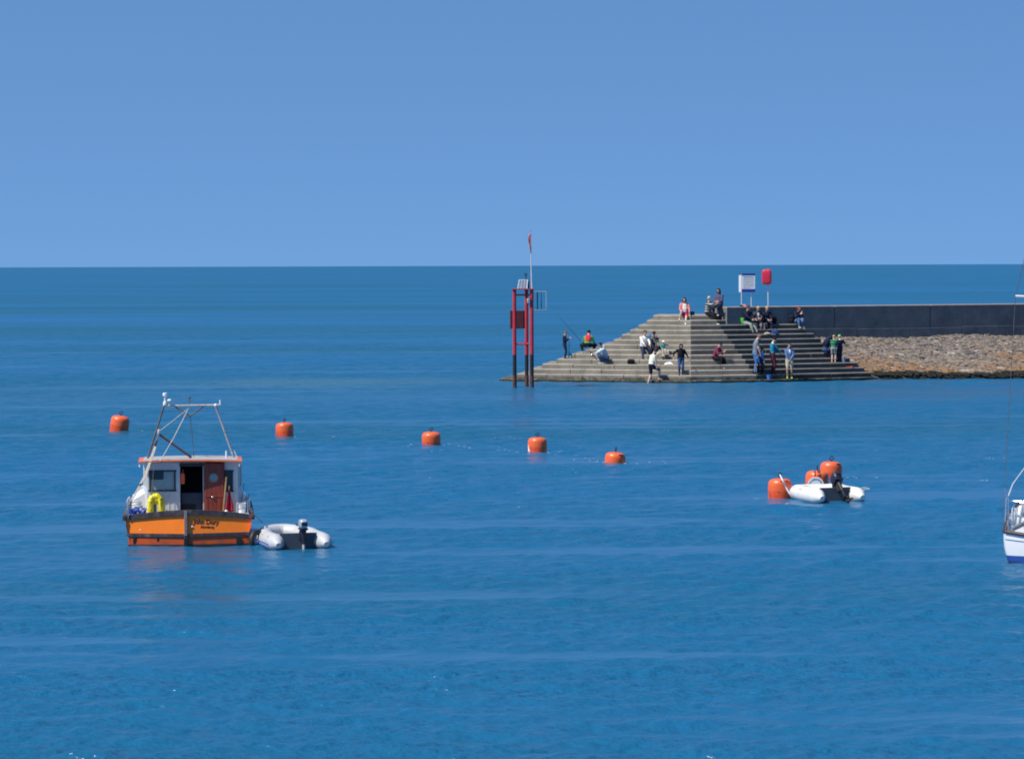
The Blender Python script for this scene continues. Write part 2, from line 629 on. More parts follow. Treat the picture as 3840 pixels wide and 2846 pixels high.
def concrete(name, base, warm):
    m = bpy.data.materials.new(name)
    m.use_nodes = True
    t = m.node_tree
    b = t.nodes['Principled BSDF']
    b.inputs['Roughness'].default_value = 0.9
    b.inputs['Specular IOR Level'].default_value = 0.25
    tc = t.nodes.new('ShaderNodeTexCoord')

    def noise(sc_, det, st=(1, 1, 1)):
        mp = t.nodes.new('ShaderNodeMapping'); mp.inputs['Scale'].default_value = st
        t.links.new(tc.outputs['Object'], mp.inputs['Vector'])
        n = t.nodes.new('ShaderNodeTexNoise'); n.inputs['Scale'].default_value = sc_; n.inputs['Detail'].default_value = det
        n.inputs['Roughness'].default_value = 0.65
        t.links.new(mp.outputs['Vector'], n.inputs['Vector'])
        return n.outputs['Fac']

    def ramp(fac, a, b_, ca, cb):
        r = t.nodes.new('ShaderNodeValToRGB')
        r.color_ramp.elements[0].position = a; r.color_ramp.elements[1].position = b_
        r.color_ramp.elements[0].color = (*ca, 1); r.color_ramp.elements[1].color = (*cb, 1)
        t.links.new(fac, r.inputs['Fac'])
        return r.outputs['Color']

    def mix(fac, c1, c2, mode='MIX'):
        x = t.nodes.new('ShaderNodeMixRGB'); x.blend_type = mode
        if isinstance(fac, float): x.inputs['Fac'].default_value = fac
        else: t.links.new(fac, x.inputs['Fac'])
        for s_, c in (('Color1', c1), ('Color2', c2)):
            if isinstance(c, tuple): x.inputs[s_].default_value = (*c, 1)
            else: t.links.new(c, x.inputs[s_])
        return x.outputs['Color']
    c = ramp(noise(0.9, 6), 0.34, 0.66, base, warm)
    c = mix(0.55, c, ramp(noise(9, 5), 0.3, 0.7, (0.55, 0.54, 0.52), (1.0, 1.0, 1.0)), 'MULTIPLY')
    # patches where weed and damp have darkened it
    d = t.nodes.new('ShaderNodeMapRange'); d.inputs['From Min'].default_value = 0.54; d.inputs['From Max'].default_value = 0.72
    t.links.new(noise(2.1, 6, (1, 1, 0.6)), d.inputs['Value'])
    d2 = t.nodes.new('ShaderNodeMath'); d2.operation = 'MULTIPLY'; d2.inputs[1].default_value = 0.6
    t.links.new(d.outputs[0], d2.inputs[0])
    c = mix(d2.outputs[0], c, (0.115, 0.12, 0.11))
    # weed line just above the water (heights in the pier's own coordinates)
    sx = t.nodes.new('ShaderNodeSeparateXYZ'); t.links.new(tc.outputs['Object'], sx.inputs[0])
    nz = t.nodes.new('ShaderNodeMath'); nz.operation = 'MULTIPLY_ADD'; nz.inputs[1].default_value = -0.5; nz.inputs[2].default_value = 0.25
    t.links.new(noise(3.5, 4), nz.inputs[0])
    ad = t.nodes.new('ShaderNodeMath'); ad.operation = 'ADD'
    t.links.new(sx.outputs['Z'], ad.inputs[0]); t.links.new(nz.outputs[0], ad.inputs[1])
    wl_ = t.nodes.new('ShaderNodeMapRange'); wl_.inputs['From Min'].default_value = 0.10; wl_.inputs['From Max'].default_value = 0.26
    wl_.inputs['To Min'].default_value = 0.93; wl_.inputs['To Max'].default_value = 0.0
    t.links.new(ad.outputs[0], wl_.inputs['Value'])
    c = mix(wl_.outputs[0], c, (0.022, 0.026, 0.02))
    t.links.new(c, b.inputs['Base Color'])
    bp = t.nodes.new('ShaderNodeBump'); bp.inputs['Strength'].default_value = 0.5; bp.inputs['Distance'].default_value = 0.02
    t.links.new(noise(14, 5), bp.inputs['Height']); t.links.new(bp.outputs['Normal'], b.inputs['Normal'])
    return m


M_CONC = concrete('pier_concrete', (0.205, 0.188, 0.158), (0.305, 0.278, 0.232))
M_SHADED = concrete('shaded_concrete', (0.075, 0.077, 0.08), (0.125, 0.125, 0.12))  # darker copy of the pier concrete: the right face's shade put into its colour
M_NOSE_SHADED = concrete('shaded_step_edge', (0.17, 0.165, 0.15), (0.27, 0.255, 0.23))  # step edges of that face, dulled to carry the same painted shade
M_NOSE = concrete('worn_step_edge', (0.30, 0.285, 0.25), (0.40, 0.375, 0.33))
M_WALL = concrete('wall_concrete', (0.145, 0.152, 0.16), (0.245, 0.245, 0.24))
M_COPE = concrete('coping_concrete', (0.26, 0.235, 0.22), (0.35, 0.31, 0.29))
back_far = step_line(0)[0] + V((0.4, 0.6))


def build_step(k):
    mb = MB()
    zt = z_k(k)
    zb = z_k(k - 1) - 0.03 if k > -1 else -1.2
    P = step_line(k)
    Q = step_line(k, 0.55)
    core = step_line(k, 0.03)
    # core slab, a little behind and below the facing blocks
    pr2 = core[4] + V((-math.sin(A_R), math.cos(A_R))) * (8.0 - k * TREAD)
    poly = [core[1] + V((0.03, 0)), core[2], core[3], core[4] + tan_(A_R) * -0.03, pr2, core[0]]
    mb.prism([p - PO.xy for p in poly], zb if k > -1 else -1.5, zt - 0.008, 0)
    rr = random.Random(100 + k)
    for seg in range(4):
        p0, p1 = P[seg], P[seg + 1]
        q0, q1 = Q[seg], Q[seg + 1]
        if seg == 3:
            q1 = p1 - nrm(A_R) * 0.55
        if seg == 0:
            q0 = p0 + (V((1, 0))) * 0.55
            q1 = Q[1]
        L = (p1 - p0).length
        ns = max(1, round(L / (1.75 + 0.5 * rr.random())))
        cuts = [0.0] + sorted([(i + rr.uniform(-0.22, 0.22)) / ns for i in range(1, ns)]) + [1.0]
        out = V(((p1 - p0).y, -(p1 - p0).x)).normalized()
        for i in range(len(cuts) - 1):
            g = 0.016 / L
            a, b = cuts[i] + (g if i > 0 else 0), cuts[i + 1] - (g if i < len(cuts) - 2 else 0)
            dz = rr.uniform(-0.008, 0.008)
            do = rr.uniform(-0.008, 0.012)
            o2 = out * do
            f0, f1 = p0.lerp(p1, a) + o2, p0.lerp(p1, b) + o2
            r0, r1 = q0.lerp(q1, a), q0.lerp(q1, b)
            ch = 0.042
            n0 = (r0 - f0).normalized() * ch
            n1 = (r1 - f1).normalized() * ch
            z1 = zt + dz
            pts = [(f0, zb), (f0, z1 - ch), (f0 + n0, z1), (r0, z1), (r0, zb)]
            pte = [(f1, zb), (f1, z1 - ch), (f1 + n1, z1), (r1, z1), (r1, zb)]
            vs = [(x.x - PO.x, x.y - PO.y, z) for x, z in pts + pte]
            dk = 2 if (seg == 3 or (seg == 2 and i == len(cuts) - 2 and rr.random() < 0.4)) else 0  # right face, and odd blocks beside it, take the shade-painted copies
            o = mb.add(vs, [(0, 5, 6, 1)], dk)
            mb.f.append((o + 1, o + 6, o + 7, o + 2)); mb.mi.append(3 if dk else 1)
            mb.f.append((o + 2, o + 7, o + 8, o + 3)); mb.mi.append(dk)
            mb.f.append((o + 3, o + 8, o + 9, o + 4)); mb.mi.append(0)
            mb.f.append((o + 0, o + 1, o + 2, o + 3, o + 4)); mb.mi.append(0)
            mb.f.append((o + 9, o + 8, o + 7, o + 6, o + 5)); mb.mi.append(0)
            mb.f.append((o + 0, o + 4, o + 9, o + 5)); mb.mi.append(0)
    # short return face where the step ends against the stones
    return mb.build('step' if k < 13 else 'platform', [M_CONC, M_NOSE, M_SHADED, M_NOSE_SHADED], pier, smooth=False)


for k in range(-1, 14):
    build_step(k)


def tread(u, k, inset=0.2):
    """standing place on step k in pixel column u"""
    P = step_line(k, inset)
    for a, b in ((P[1], P[2]), (P[2], P[3]), (P[3], P[4])):
        p = on_line(u, a, b)
        t = (p - a).dot(b - a) / (b - a).length_squared
        if -0.02 <= t <= 1.02:
            return V((p.x, p.y, z_k(k)))
    p = on_line(u, P[1], P[2])
    return V((p.x, p.y, z_k(k)))


# ------------------------------------------------------------------ sea wall
W_OFF = 11.75 * TREAD
wp, wd = face_lines(W_OFF)[1]
w_l = on_line(2724, wp, wp + wd)
w_r = on_line(4700, wp, wp + wd)
d_ = ray(2740, 1151.5)
tt_ = w_l.y / d_.y
Z_WALL = EYE + d_.z * tt_
wall_len = (w_r - w_l).length
wall = thing('sea_wall', 'long dark grey concrete sea wall above the stone bank', 'wall', (w_l.x, w_l.y, 0), A_R)
W_TH = 1.5
mb = MB()
joints = [0.0, 6.35, 12.2, 18.4, wall_len]
rw = random.Random(3)
for i in range(len(joints) - 1):
    a, b = joints[i] + 0.02, joints[i + 1] - 0.02
    o = rw.uniform(-0.012, 0.012)
    mb.bbox(((a + b) / 2, W_TH / 2 + o, (Z_WALL - 0.09 + 1.0) / 2), (b - a, W_TH, Z_WALL - 0.09 - 1.0), 0.015)
mb.box((wall_len / 2, W_TH / 2, Z_WALL / 2 + 0.5), (wall_len - 0.2, W_TH - 0.2, Z_WALL - 1.4))
mb.build('wall_panel', M_WALL, wall, smooth=False)
mb = MB()
for i in range(len(joints) - 1):
    a, b = joints[i] + 0.01, joints[i + 1] - 0.01
    mb.bbox(((a + b) / 2, W_TH / 2, Z_WALL - 0.045), (b - a, W_TH + 0.05, 0.09), 0.025)
mb.build('coping', M_COPE, wall, smooth=False)
mb = MB()
fs = (on_line(3010, wp, wp + wd) - w_l).length
n_ft = 9
for i in range(n_ft):
    a = lerp(fs, wall_len, i / n_ft) + 0.01
    b = lerp(fs, wall_len, (i + 1) / n_ft) - 0.01
    dz = rw.uniform(-0.03, 0.03)
    mb.bbox(((a + b) / 2, 0.205, (2.42 + dz + 1.2) / 2), (b - a, 0.5, 2.42 + dz - 1.2), 0.03)
mb.build('footing', M_WALL, wall, smooth=False)


def wall_pt(u, back=0.5):
    p = on_line(u, wp - nrm(A_R) * back, wp - nrm(A_R) * back + wd)
    return V((p.x, p.y, Z_WALL))


# ------------------------------------------------------------------ stone bank
def bank_mesh():
    e0 = step_line(0)[4]
    toe_l = on_line(3312, h2, h2 + tan_(A_R)) + nrm(A_R) * -0.05
    toe_r = at_z(3840, 1421.5).xy
    toe_dir = (toe_r - toe_l).normalized()
    top_l = wp + wd * ((on_line(3005, wp, wp + wd) - wp).dot(wd))
    s_top = (on_line(3005, wp, wp + wd) - wp).dot(wd)
    L = 27.0

    def surf(s, t):
        """s metres along, t 0 toe .. 1 wall foot"""
        a = toe_l + toe_dir * (s * 0.93)
        b = wp + wd * (s_top + s)
        p = a.lerp(b, t)
        if t < 0.06:
            z = lerp(-0.5, 0.22, t / 0.06)
        else:
            tt = (t - 0.06) / 0.94
            z = 0.22 + 1.72 * tt + 0.06 * math.sin(s * 0.8) * tt
        return V((p.x, p.y, z))
    org = V((toe_l.x, toe_l.y, 0))
    vs, fs, cs = [], [], []
    ns, ntt = 90, 22
    for i in range(ns + 1):
        for j in range(ntt + 1):
            vs.append(surf(-1.0 * (j / ntt) - 0.3 + (L + 1.0 * (j / ntt)) * i / ns, j / ntt) - org - V((0, 0, 0.10)))
            cs.append((0.07, 0.062, 0.052))
    for i in range(ns):
        for j in range(ntt):
            a = i * (ntt + 1) + j
            fs.append((a, a + ntt + 1, a + ntt + 2, a + 1))
    bm = bmesh.new()
    bmesh.ops.create_icosphere(bm, subdivisions=2, radius=1.0)
    bm.verts.ensure_lookup_table()
    unit = [v.co.copy() for v in bm.verts]
    uf = [[v.index for v in f.verts] for f in bm.faces]
    bm.free()
    rs = random.Random(21)
    j = 0
    tlen = 4.9
    rows = 44
    for r in range(rows):
        t = 0.015 + (r + 0.5) / rows * 0.985
        s = -0.75 * t - 0.15 + rs.uniform(0, 0.25)
        while s < L:
            wdt = rs.uniform(0.12, 0.34) * (1.25 if rs.random() < 0.12 else 1)
            hgt = tlen / rows * rs.uniform(0.48, 0.72)
            sc_, tc_ = s + wdt / 2, max(0.01, min(0.995, t + rs.uniform(-0.012, 0.012)))
            p = surf(sc_, tc_) - org
            px_, pt_ = surf(sc_ + 0.1, tc_) - org, surf(sc_, min(1, tc_ + 0.02)) - org
            ex = (px_ - p).normalized()
            et = (pt_ - p); et = (et - ex * et.dot(ex)).normalized()
            en = ex.cross(et)
            ang = rs.gauss(-0.42, 0.28)
            a1 = ex * math.cos(ang) + et * math.sin(ang)
            a2 = -ex * math.sin(ang) + et * math.cos(ang)
            en2 = (en + ex * rs.gauss(0, 0.11) + et * rs.gauss(0, 0.11)).normalized()
            dep = rs.uniform(0.06, 0.105)
            seedv = V((rs.uniform(0, 99), rs.uniform(0, 99), 0))
            # colour of this stone
            x = rs.random()
            low = 1 - tc_
            zone = (low - 0.50) * 3.2 + 0.6 * math.sin(sc_ * 0.55 + 1 + 2 * tc_) + 0.25 * math.sin(sc_ * 1.7 + tc_ * 9) + rs.gauss(0, 0.28)
            zone = max(0.0, min(1.0, zone))
            if tc_ < 0.125 + 0.025 * math.sin(sc_ * 0.9) + rs.uniform(-0.012, 0.015):
                c = (0.016 + 0.012 * x, 0.019 + 0.01 * x, 0.016 + 0.008 * x)
            elif x < 0.018:
                c = (0.36, 0.34, 0.32)
            elif x < 0.08:
                c = (0.10, 0.105, 0.115)
            else:
                g = rs.uniform(0.145, 0.215)
                w_ = rs.uniform(0, 1)
                ca = (g * lerp(1.06, 1.20, w_), g * lerp(0.95, 0.93, w_), g * lerp(0.88, 0.70, w_))
                cb = (0.215 + 0.06 * w_, 0.125 + 0.035 * w_, 0.062 + 0.02 * w_)
                c = tuple(lerp(p_, q_, zone * 0.85) for p_, q_ in zip(ca, cb))
            o = len(vs)
            fx = rs.uniform(1.2, 2.6)
            for q in unit:
                k = 1 + 0.20 * math.sin(q.x * 2.3 * fx + seedv.x) * math.cos(q.y * 2.9 + seedv.y) + 0.12 * math.sin(q.z * 4 + seedv.x)
                e = 0.72
                qq = V([math.copysign(abs(c_) ** e, c_) for c_ in q]) * k
                vs.append(p + a1 * (qq.x * wdt * 0.66) + a2 * (qq.y * hgt * 0.92) + en2 * (qq.z * dep - 0.05))
                cs.append(c)
            fs.extend([[i + o for i in f] for f in uf])
            s += wdt * rs.uniform(0.82, 1.02)
    me = bpy.data.meshes.new('stone_bank')
    me.from_pydata([tuple(v) for v in vs], [], fs)
    at = me.color_attributes.new('stone', 'FLOAT_COLOR', 'POINT')
    at.data.foreach_set('color', [x for c in cs for x in (*c, 1.0)])
    m = mat('bank_stone', (0.3, 0.3, 0.3), rough=0.9, var=0.3, scale=9, bump=0.8, spec=0.2)
    t = m.node_tree
    b = t.nodes['Principled BSDF']
    base = b.inputs['Base Color'].links[0].from_socket
    an = t.nodes.new('ShaderNodeVertexColor'); an.layer_name = 'stone'
    mx = t.nodes.new('ShaderNodeMixRGB'); mx.blend_type = 'MULTIPLY'; mx.inputs['Fac'].default_value = 1
    sc2 = t.nodes.new('ShaderNodeMixRGB'); sc2.blend_type = 'MULTIPLY'; sc2.inputs['Fac'].default_value = 1; sc2.inputs['Color2'].default_value = (3.3, 3.3, 3.3, 1)
    t.links.new(base, sc2.inputs['Color1']); t.links.new(sc2.outputs[0], mx.inputs['Color1'])
    t.links.new(an.outputs['Color'], mx.inputs['Color2'])
    t.links.new(mx.outputs[0], b.inputs['Base Color'])
    me.materials.append(m)
    ob = bpy.data.objects.new('stone_bank', me)
    COL.objects.link(ob)
    ob.location = org
    tag(ob, 'sloping bank of rough grey and rust brown stones below the sea wall', 'stone bank', kind='stuff')


bank_mesh()

# ------------------------------------------------------------------ notice board and lifebuoy housing
M_STEEL = mat('galvanised_post', (0.62, 0.64, 0.66), rough=0.45, var=0.08, metal=0.3)
M_BLUE = mat('sign_blue', (0.012, 0.03, 0.25), rough=0.5, var=0.05)
M_SIGNW = mat('sign_white', (0.62, 0.66, 0.70), rough=0.5, var=0.05)
M_INK = mat('sign_ink', (0.05, 0.06, 0.09), rough=0.6, var=0.05)
Yw = wall_pt(2800, 0.9).y
pa, pb = at_y(2781, 1150, Yw), at_y(2817.6, 1150, Yw)
sign = thing('notice_board', 'white notice board with dark blue bands on two steel posts', 'sign', (pa.x, pa.y, Z_WALL))
so_ = V((pa.x, pa.y, Z_WALL))
q = lambda u, v, dy=0.0: at_y(u, v, Yw + dy) - so_
for u, vt in ((2781, 1030), (2817.6, 1040)):
    mb = MB(); b_ = q(u, 1150, 0.08); t_ = q(u - 1, vt, 0.08)
    mb.tube([V((b_.x, b_.y, 0)), t_], 0.027, n=10); mb.build('post', M_STEEL, sign)
tl, br = q(2781.5, 1026), q(2832, 1096)
cx, cz = (tl.x + br.x) / 2, (tl.z + br.z) / 2
wS, hS = br.x - tl.x, tl.z - br.z
mb = MB(); mb.bbox((cx, 0, cz), (wS, 0.03, hS), 0.008); pan = mb.build('sign_panel', M_SIGNW, sign, smooth=False)
for z, h_ in ((tl.z - hS * 0.052, 0.105), (br.z + hS * 0.085, 0.17)):
    mb = MB(); mb.box((cx, -0.017, z), (wS, 0.006, hS * h_)); mb.build('blue_band', M_BLUE, pan, smooth=False)
rt = random.Random(5)
for i in range(8):
    mb = MB()
    z = tl.z - hS * (0.19 + 0.083 * i)
    x = tl.x + wS * (0.14 if i else 0.12)
    end = br.x - wS * (0.13 if i else 0.14) - (wS * 0.2 if i == 7 else 0)
    hh = 0.034 if i == 0 else 0.019
    while x < end:
        wv = rt.uniform(0.04, 0.09) * (1.6 if i == 0 else 1)
        wv = min(wv, end - x)
        mb.box((x + wv / 2, -0.0165, z), (wv, 0.004, hh)); x += wv + 0.022
    mb.build('lettering', M_INK, pan, smooth=False)
mb = MB(); s0, s1 = q(2771.5, 1033, 0.55), q(2778.5, 1096, 0.10)
c_ = (V((s0.x, s0.y, 0)) + V((s1.x, s1.y, 0))) / 2
dv = V((s1.x - s0.x, s1.y - s0.y, 0))
mb.bbox((c_.x, c_.y, (s0.z + s1.z) / 2), (0.03, dv.length, s0.z - s1.z), 0.008, rot=Matrix.Rotation(math.atan2(-dv.x, dv.y), 3, 'Z'))
mb.build('side_panel', M_SIGNW, sign, smooth=False)

Yl = wall_pt(2880, 0.9).y
M_RED = mat('faded_red_plastic', (0.55, 0.018, 0.05), rough=0.5, var=0.15, scale=3)
pl_ = at_y(2881, 1150, Yl)
lb = thing('lifebuoy_housing', 'rounded red plastic lifebuoy housing on a single post', 'lifebuoy box', (pl_.x, pl_.y, Z_WALL))
lo = V((pl_.x, pl_.y, Z_WALL))
q = lambda u, v, dy=0.0: at_y(u, v, Yl + dy) - lo
mb = MB(); tp = q(2879.5, 1030); mb.tube([(0, 0.0, 0), (tp.x, 0.0, tp.z)], 0.032, n=10); mb.build('post', M_STEEL, lb)
a, b = q(2856.5, 1011), q(2892.5, 1067.5)
mb = MB()
mb.ell(((a.x + b.x) / 2, -0.10, (a.z + b.z) / 2), ((b.x - a.x) / 2, 0.13, (a.z - b.z) / 2), e=0.42, nu=28, nv=18,
       rot=Matrix.Rotation(R_(-10), 3, 'Z'))
hs = mb.build('housing', M_RED, lb)
mb = MB(); cxh = (a.x + b.x) / 2
for sx in (-0.07, 0.09):
    mb.ell((cxh + sx, -0.10, a.z - 0.01), (0.05, 0.09, 0.03), e=0.6)
mb.build('moulded_lug', M_RED, hs)

# ------------------------------------------------------------------ beacon
Yb = 145.3
bo = at_y(1929, 1454, Yb); bo.z = 0
beac = thing('harbour_beacon', 'red and black three legged steel beacon standing in the water', 'beacon', bo)
q = lambda zx, zy, dy=0.0: at_y(1840 + zx / 2.582, 840 + zy / 2.582, Yb + dy) - bo
M_BR = mat('beacon_red', (0.50, 0.022, 0.035), rough=0.5, var=0.25, scale=3, dirt=((0.25, 0.03, 0.03), 6, 0.5, 0.8))
M_BK = mat('pile_black', (0.012, 0.011, 0.012), rough=0.55, var=0.4, scale=5)
M_WEED = mat('pile_rust', (0.085, 0.035, 0.028), rough=0.9, var=0.5, scale=9, bump=0.5)
M_NAVY = mat('box_navy', (0.012, 0.014, 0.035), rough=0.5)
M_PALE = mat('pale_metal', (0.55, 0.58, 0.60), rough=0.45, var=0.1)
for zx, dy in ((230, 0.0), (347, 1.3), (397, 0.0)):
    top = q(zx, 642, dy)
    z_rb = EYE - (1330 - 996.5) / F_PX * (Yb + dy)
    zz = [-0.9, 0.05, 0.30, 0.55, z_rb - 0.001, z_rb, (z_rb + top.z) / 2, top.z]
    mb = MB()
    rp = random.Random(int(zx))
    mb.tube([(top.x, dy, z) for z in zz], [0.088, 0.09, 0.092, 0.086, 0.085, 0.085, 0.084, 0.084], n=16, mats=[2, 2, 2, 1, 1, 0, 0, 0])
    pile = mb.build('pile', [M_BR, M_BK, M_WEED], beac)
    mb = MB(); mb.lathe([(0.105, 0), (0.105, 0.03)], (top.x, dy, top.z), n=16); mb.build('cap', M_BR, pile)
a, b, c = q(230, 0), q(347, 0, 1.3), q(397, 0)
for zy, mm in ((688, M_BR), (1163, M_BR)):
    z = q(300, zy).z
    P3 = [V((a.x, 0, z)), V((c.x, 0, z)), V((b.x, 1.3, z))]
    for i in range(3):
        mb = MB(); mb.tube([P3[i], P3[(i + 1) % 3]], 0.034, n=8); mb.build('cross_bar', mm, beac)
zt = q(300, 640).z + 0.03
mb = MB(); mb.prism([(a.x - 0.12, -0.14), (c.x + 0.12, -0.14), (c.x + 0.1, 0.2), (b.x + 0.14, 1.42), (b.x - 0.2, 1.42), (a.x - 0.14, 0.15)], zt, zt + 0.035)
mb.build('platform_plate', M_BR, beac, smooth=False)
z0p = zt + 0.035
p0, p1, p2, p3 = q(262, 632, 0.1), q(352, 632, 0.1), q(357, 543, 0.55), q(277, 543, 0.55)
mb = MB()
nn = (p1 - p0).cross(p3 - p0).normalized() * 0.03
for A, B, C_, D in ((p0, p1, p2, p3),):
    mb.add([A, B, C_, D, A - nn, B - nn, C_ - nn, D - nn], [(0, 1, 2, 3), (7, 6, 5, 4), (0, 4, 5, 1), (1, 5, 6, 2), (2, 6, 7, 3), (3, 7, 4, 0)])
M_SOL = mat('solar_glass', (0.13, 0.16, 0.24), rough=0.12, var=0.1, spec=0.8)
sp_ = mb.build('solar_panel', M_SOL, beac, smooth=False)
mb = MB()
for A, B in ((p0, p1), (p1, p2), (p2, p3), (p3, p0)):
    mb.tube([A, B], 0.018, n=6)
for t in (0.33, 0.66):
    mb.tube([p0.lerp(p1, t) + nn * 0.3, p3.lerp(p2, t) + nn * 0.3], 0.007, n=5)
mb.build('panel_frame', M_PALE, sp_)
mb = MB(); e0, e1 = q(358, 640, 0.5), q(375, 556, 0.5)
mb.bbox(((e0.x + e1.x) / 2, 0.5, (z0p + e1.z) / 2), (e1.x - e0.x, 0.2, e1.z - z0p), 0.015); mb.build('battery_box', M_NAVY, beac, smooth=False)
lp0, lp1 = q(342, 640, 0.6), q(342, 470, 0.6)
mb = MB(); mb.tube([(lp0.x, 0.6, z0p), (lp0.x, 0.6, lp1.z - 0.10)], 0.022, n=8)
mb.tube([(lp0.x - 0.06, 0.6, lp1.z - 0.13), (lp0.x + 0.06, 0.6, lp1.z - 0.13)], 0.013, n=6)
mb.tube([(lp0.x - 0.06, 0.6, lp1.z - 0.13), (lp0.x - 0.075, 0.6, lp1.z - 0.02)], 0.012, n=6)
mb.tube([(lp0.x + 0.06, 0.6, lp1.z - 0.13), (lp0.x + 0.065, 0.6, lp1.z - 0.09)], 0.012, n=6)
mb.lathe([(0.03, -0.06), (0.035, -0.02), (0.02, 0.03), (0.004, 0.05)], (lp0.x, 0.6, lp1.z - 0.06), n=10)
mb.build('lantern', M_NAVY, beac)
# flag pole with a limp flag
f0, f1, f2 = q(399, 640, 0.25), q(394, 480, 0.25), q(387, 72, 0.25)
mb = MB(); mb.tube([(f0.x, 0.25, z0p), f0.lerp(f1, 0.5), f1, f1.lerp(f2, 0.5), f2], [0.03, 0.03, 0.026, 0.02, 0.013], n=8, mats=[0, 0, 0, 1, 1])
M_POLE = mat('pole_white', (0.66, 0.62, 0.57), rough=0.5, var=0.12)
fp = mb.build('flag_pole', [M_POLE, mat('pole_top', (0.62, 0.33, 0.25), rough=0.5, var=0.2)], beac)
mb = MB(); mb.ell(f2, (0.022, 0.022, 0.03)); mb.build('finial', M_BR, fp)
mb = MB()
ft, fb = q(385, 92, 0.25), q(384, 275, 0.25)
rows = 18
vs = []
for i in range(rows + 1):
    t = i / rows
    z = lerp(ft.z, fb.z, t)
    xx = lerp(ft.x, q(390, 275, 0.25).x, t)
    wdt = 0.035 + 0.08 * math.sin(math.pi * min(1, t * 1.1 + 0.08)) * (0.7 + 0.3 * math.sin(7 * t))
    for j in range(7):
        s = j / 6
        vs.append((xx - s * wdt, 0.25 + 0.035 * math.sin(s * 9 + t * 5) * (0.3 + s), z - 0.03 * s))
fs = [(i * 7 + j, i * 7 + j + 1, (i + 1) * 7 + j + 1, (i + 1) * 7 + j) for i in range(rows) for j in range(6)]
mb.add(vs, fs)
M_FLAG = mat('flag_red', (0.80, 0.14, 0.10), rough=0.8, var=0.3, scale=5, dirt=((0.6, 0.45, 0.42), 7, 0.55, 0.7))
fl = mb.build('flag', M_FLAG, fp); md = fl.modifiers.new('thickness', 'SOLIDIFY'); md.thickness = 0.006
# dark board on the far side of the legs
g0, g1 = q(186, 838, 0.35), q(331, 1012, 0.35)
mb = MB()
mb.bbox(((g0.x + g1.x) / 2, 0.35, (g0.z + g1.z) / 2), (g1.x - g0.x, 0.05, g0.z - g1.z), 0.01)
nb = 9
for i in range(nb):
    x = lerp(g0.x, g1.x, (i + 0.5) / nb)
    mb.box((x, 0.315, (g0.z + g1.z) / 2), ((g1.x - g0.x) / nb - 0.02, 0.02, g0.z - g1.z - 0.04))
mb.build('slatted_board', mat('board_maroon', (0.10, 0.022, 0.035), rough=0.7, var=0.3, scale=8), beac, smooth=False)
mb = MB(); l_ = q(363, 738, -0.12)
mb.bbox((l_.x, -0.12, l_.z), (0.105, 0.1, 0.15), 0.015, m=0); mb.box((l_.x, -0.172, l_.z + 0.01), (0.06, 0.01, 0.05), m=1)
mb.bbox((l_.x - 0.02, -0.12, l_.z - 0.105), (0.04, 0.05, 0.06), 0.01, m=0)
mb.bbox((l_.x + 0.03, -0.10, l_.z + 0.09), (0.12, 0.1, 0.04), 0.01, m=2)
mb.build('switch_box', [mat('box_cream', (0.85, 0.82, 0.58), rough=0.5), mat('box_label', (0.08, 0.09, 0.05)), M_NAVY], beac, smooth=False)
mb = MB(); k0, k1 = q(377, 770, -0.02), q(375, 1530, -0.02); mb.tube([k0, V((k1.x, k1.y, 0.15))], 0.016, n=6); mb.build('cable_conduit', mat('conduit_grey', (0.30, 0.28, 0.32)), beac)
# open frame cage at the side
mb = MB()
xa, xb = q(417, 0).x, q(536, 0).x
ztop, zbot = q(400, 655).z, q(400, 832).z
for y in (-0.25, 0.35):
    for z in (ztop, zbot):
        mb.tube([(xa, y, z), (xb, y, z)], 0.012, n=6)
    mb.tube([(xb, y, ztop), (xb, y, zbot)], 0.012, n=6)
for z in (ztop, zbot):
    mb.tube([(xb, -0.25, z), (xb, 0.35, z)], 0.012, n=6)
    mb.tube([(xa, -0.25, z), (xa, 0.35, z)], 0.012, n=6)
cage = mb.build('cage_frame', mat('cage_metal', (0.34, 0.38, 0.40), rough=0.5, var=0.15), beac)
mb = MB()
x_ = q(451, 0).x; mb.tube([(x_, 0.35, ztop), (x_, 0.35, zbot)], 0.026, n=6)
x_ = q(489, 0).x; mb.tube([(x_, 0.35, ztop - 0.02), (x_, 0.35, zbot)], 0.014, n=6); mb.tube([(x_, 0.30, zbot + 0.1), (x_, 0.3, lerp(zbot, ztop, 0.45))], 0.02, n=6)
mb.build('cage_upright', M_NAVY, cage)

# ------------------------------------------------------------------ fishing boat
YB = 63.3
bo_ = at_y(400 + 727 / 2.36, 2049, YB); bo_.z = 0
BA = R_(5.5)


def local_px(u0, D, rz_extra=0.0):
    hor = 996.5 - 0.00324 * (u0 - 1920)

    def f(u, v, dy=0.0):
        return V(((u - u0) / F_PX * (D + dy), dy, EYE - (v - hor) / F_PX * (D + dy)))
    return f


boat = thing('fishing_boat', 'small orange hulled fishing boat with white wheelhouse and pole gantry, stern on', 'fishing boat', bo_, BA)


LB = local_px(400 + 727 / 2.36, YB)


def B(rx, ry, dy=0.0):
    return LB(400 + rx / 2.36, 1420 + ry / 2.36, dy)


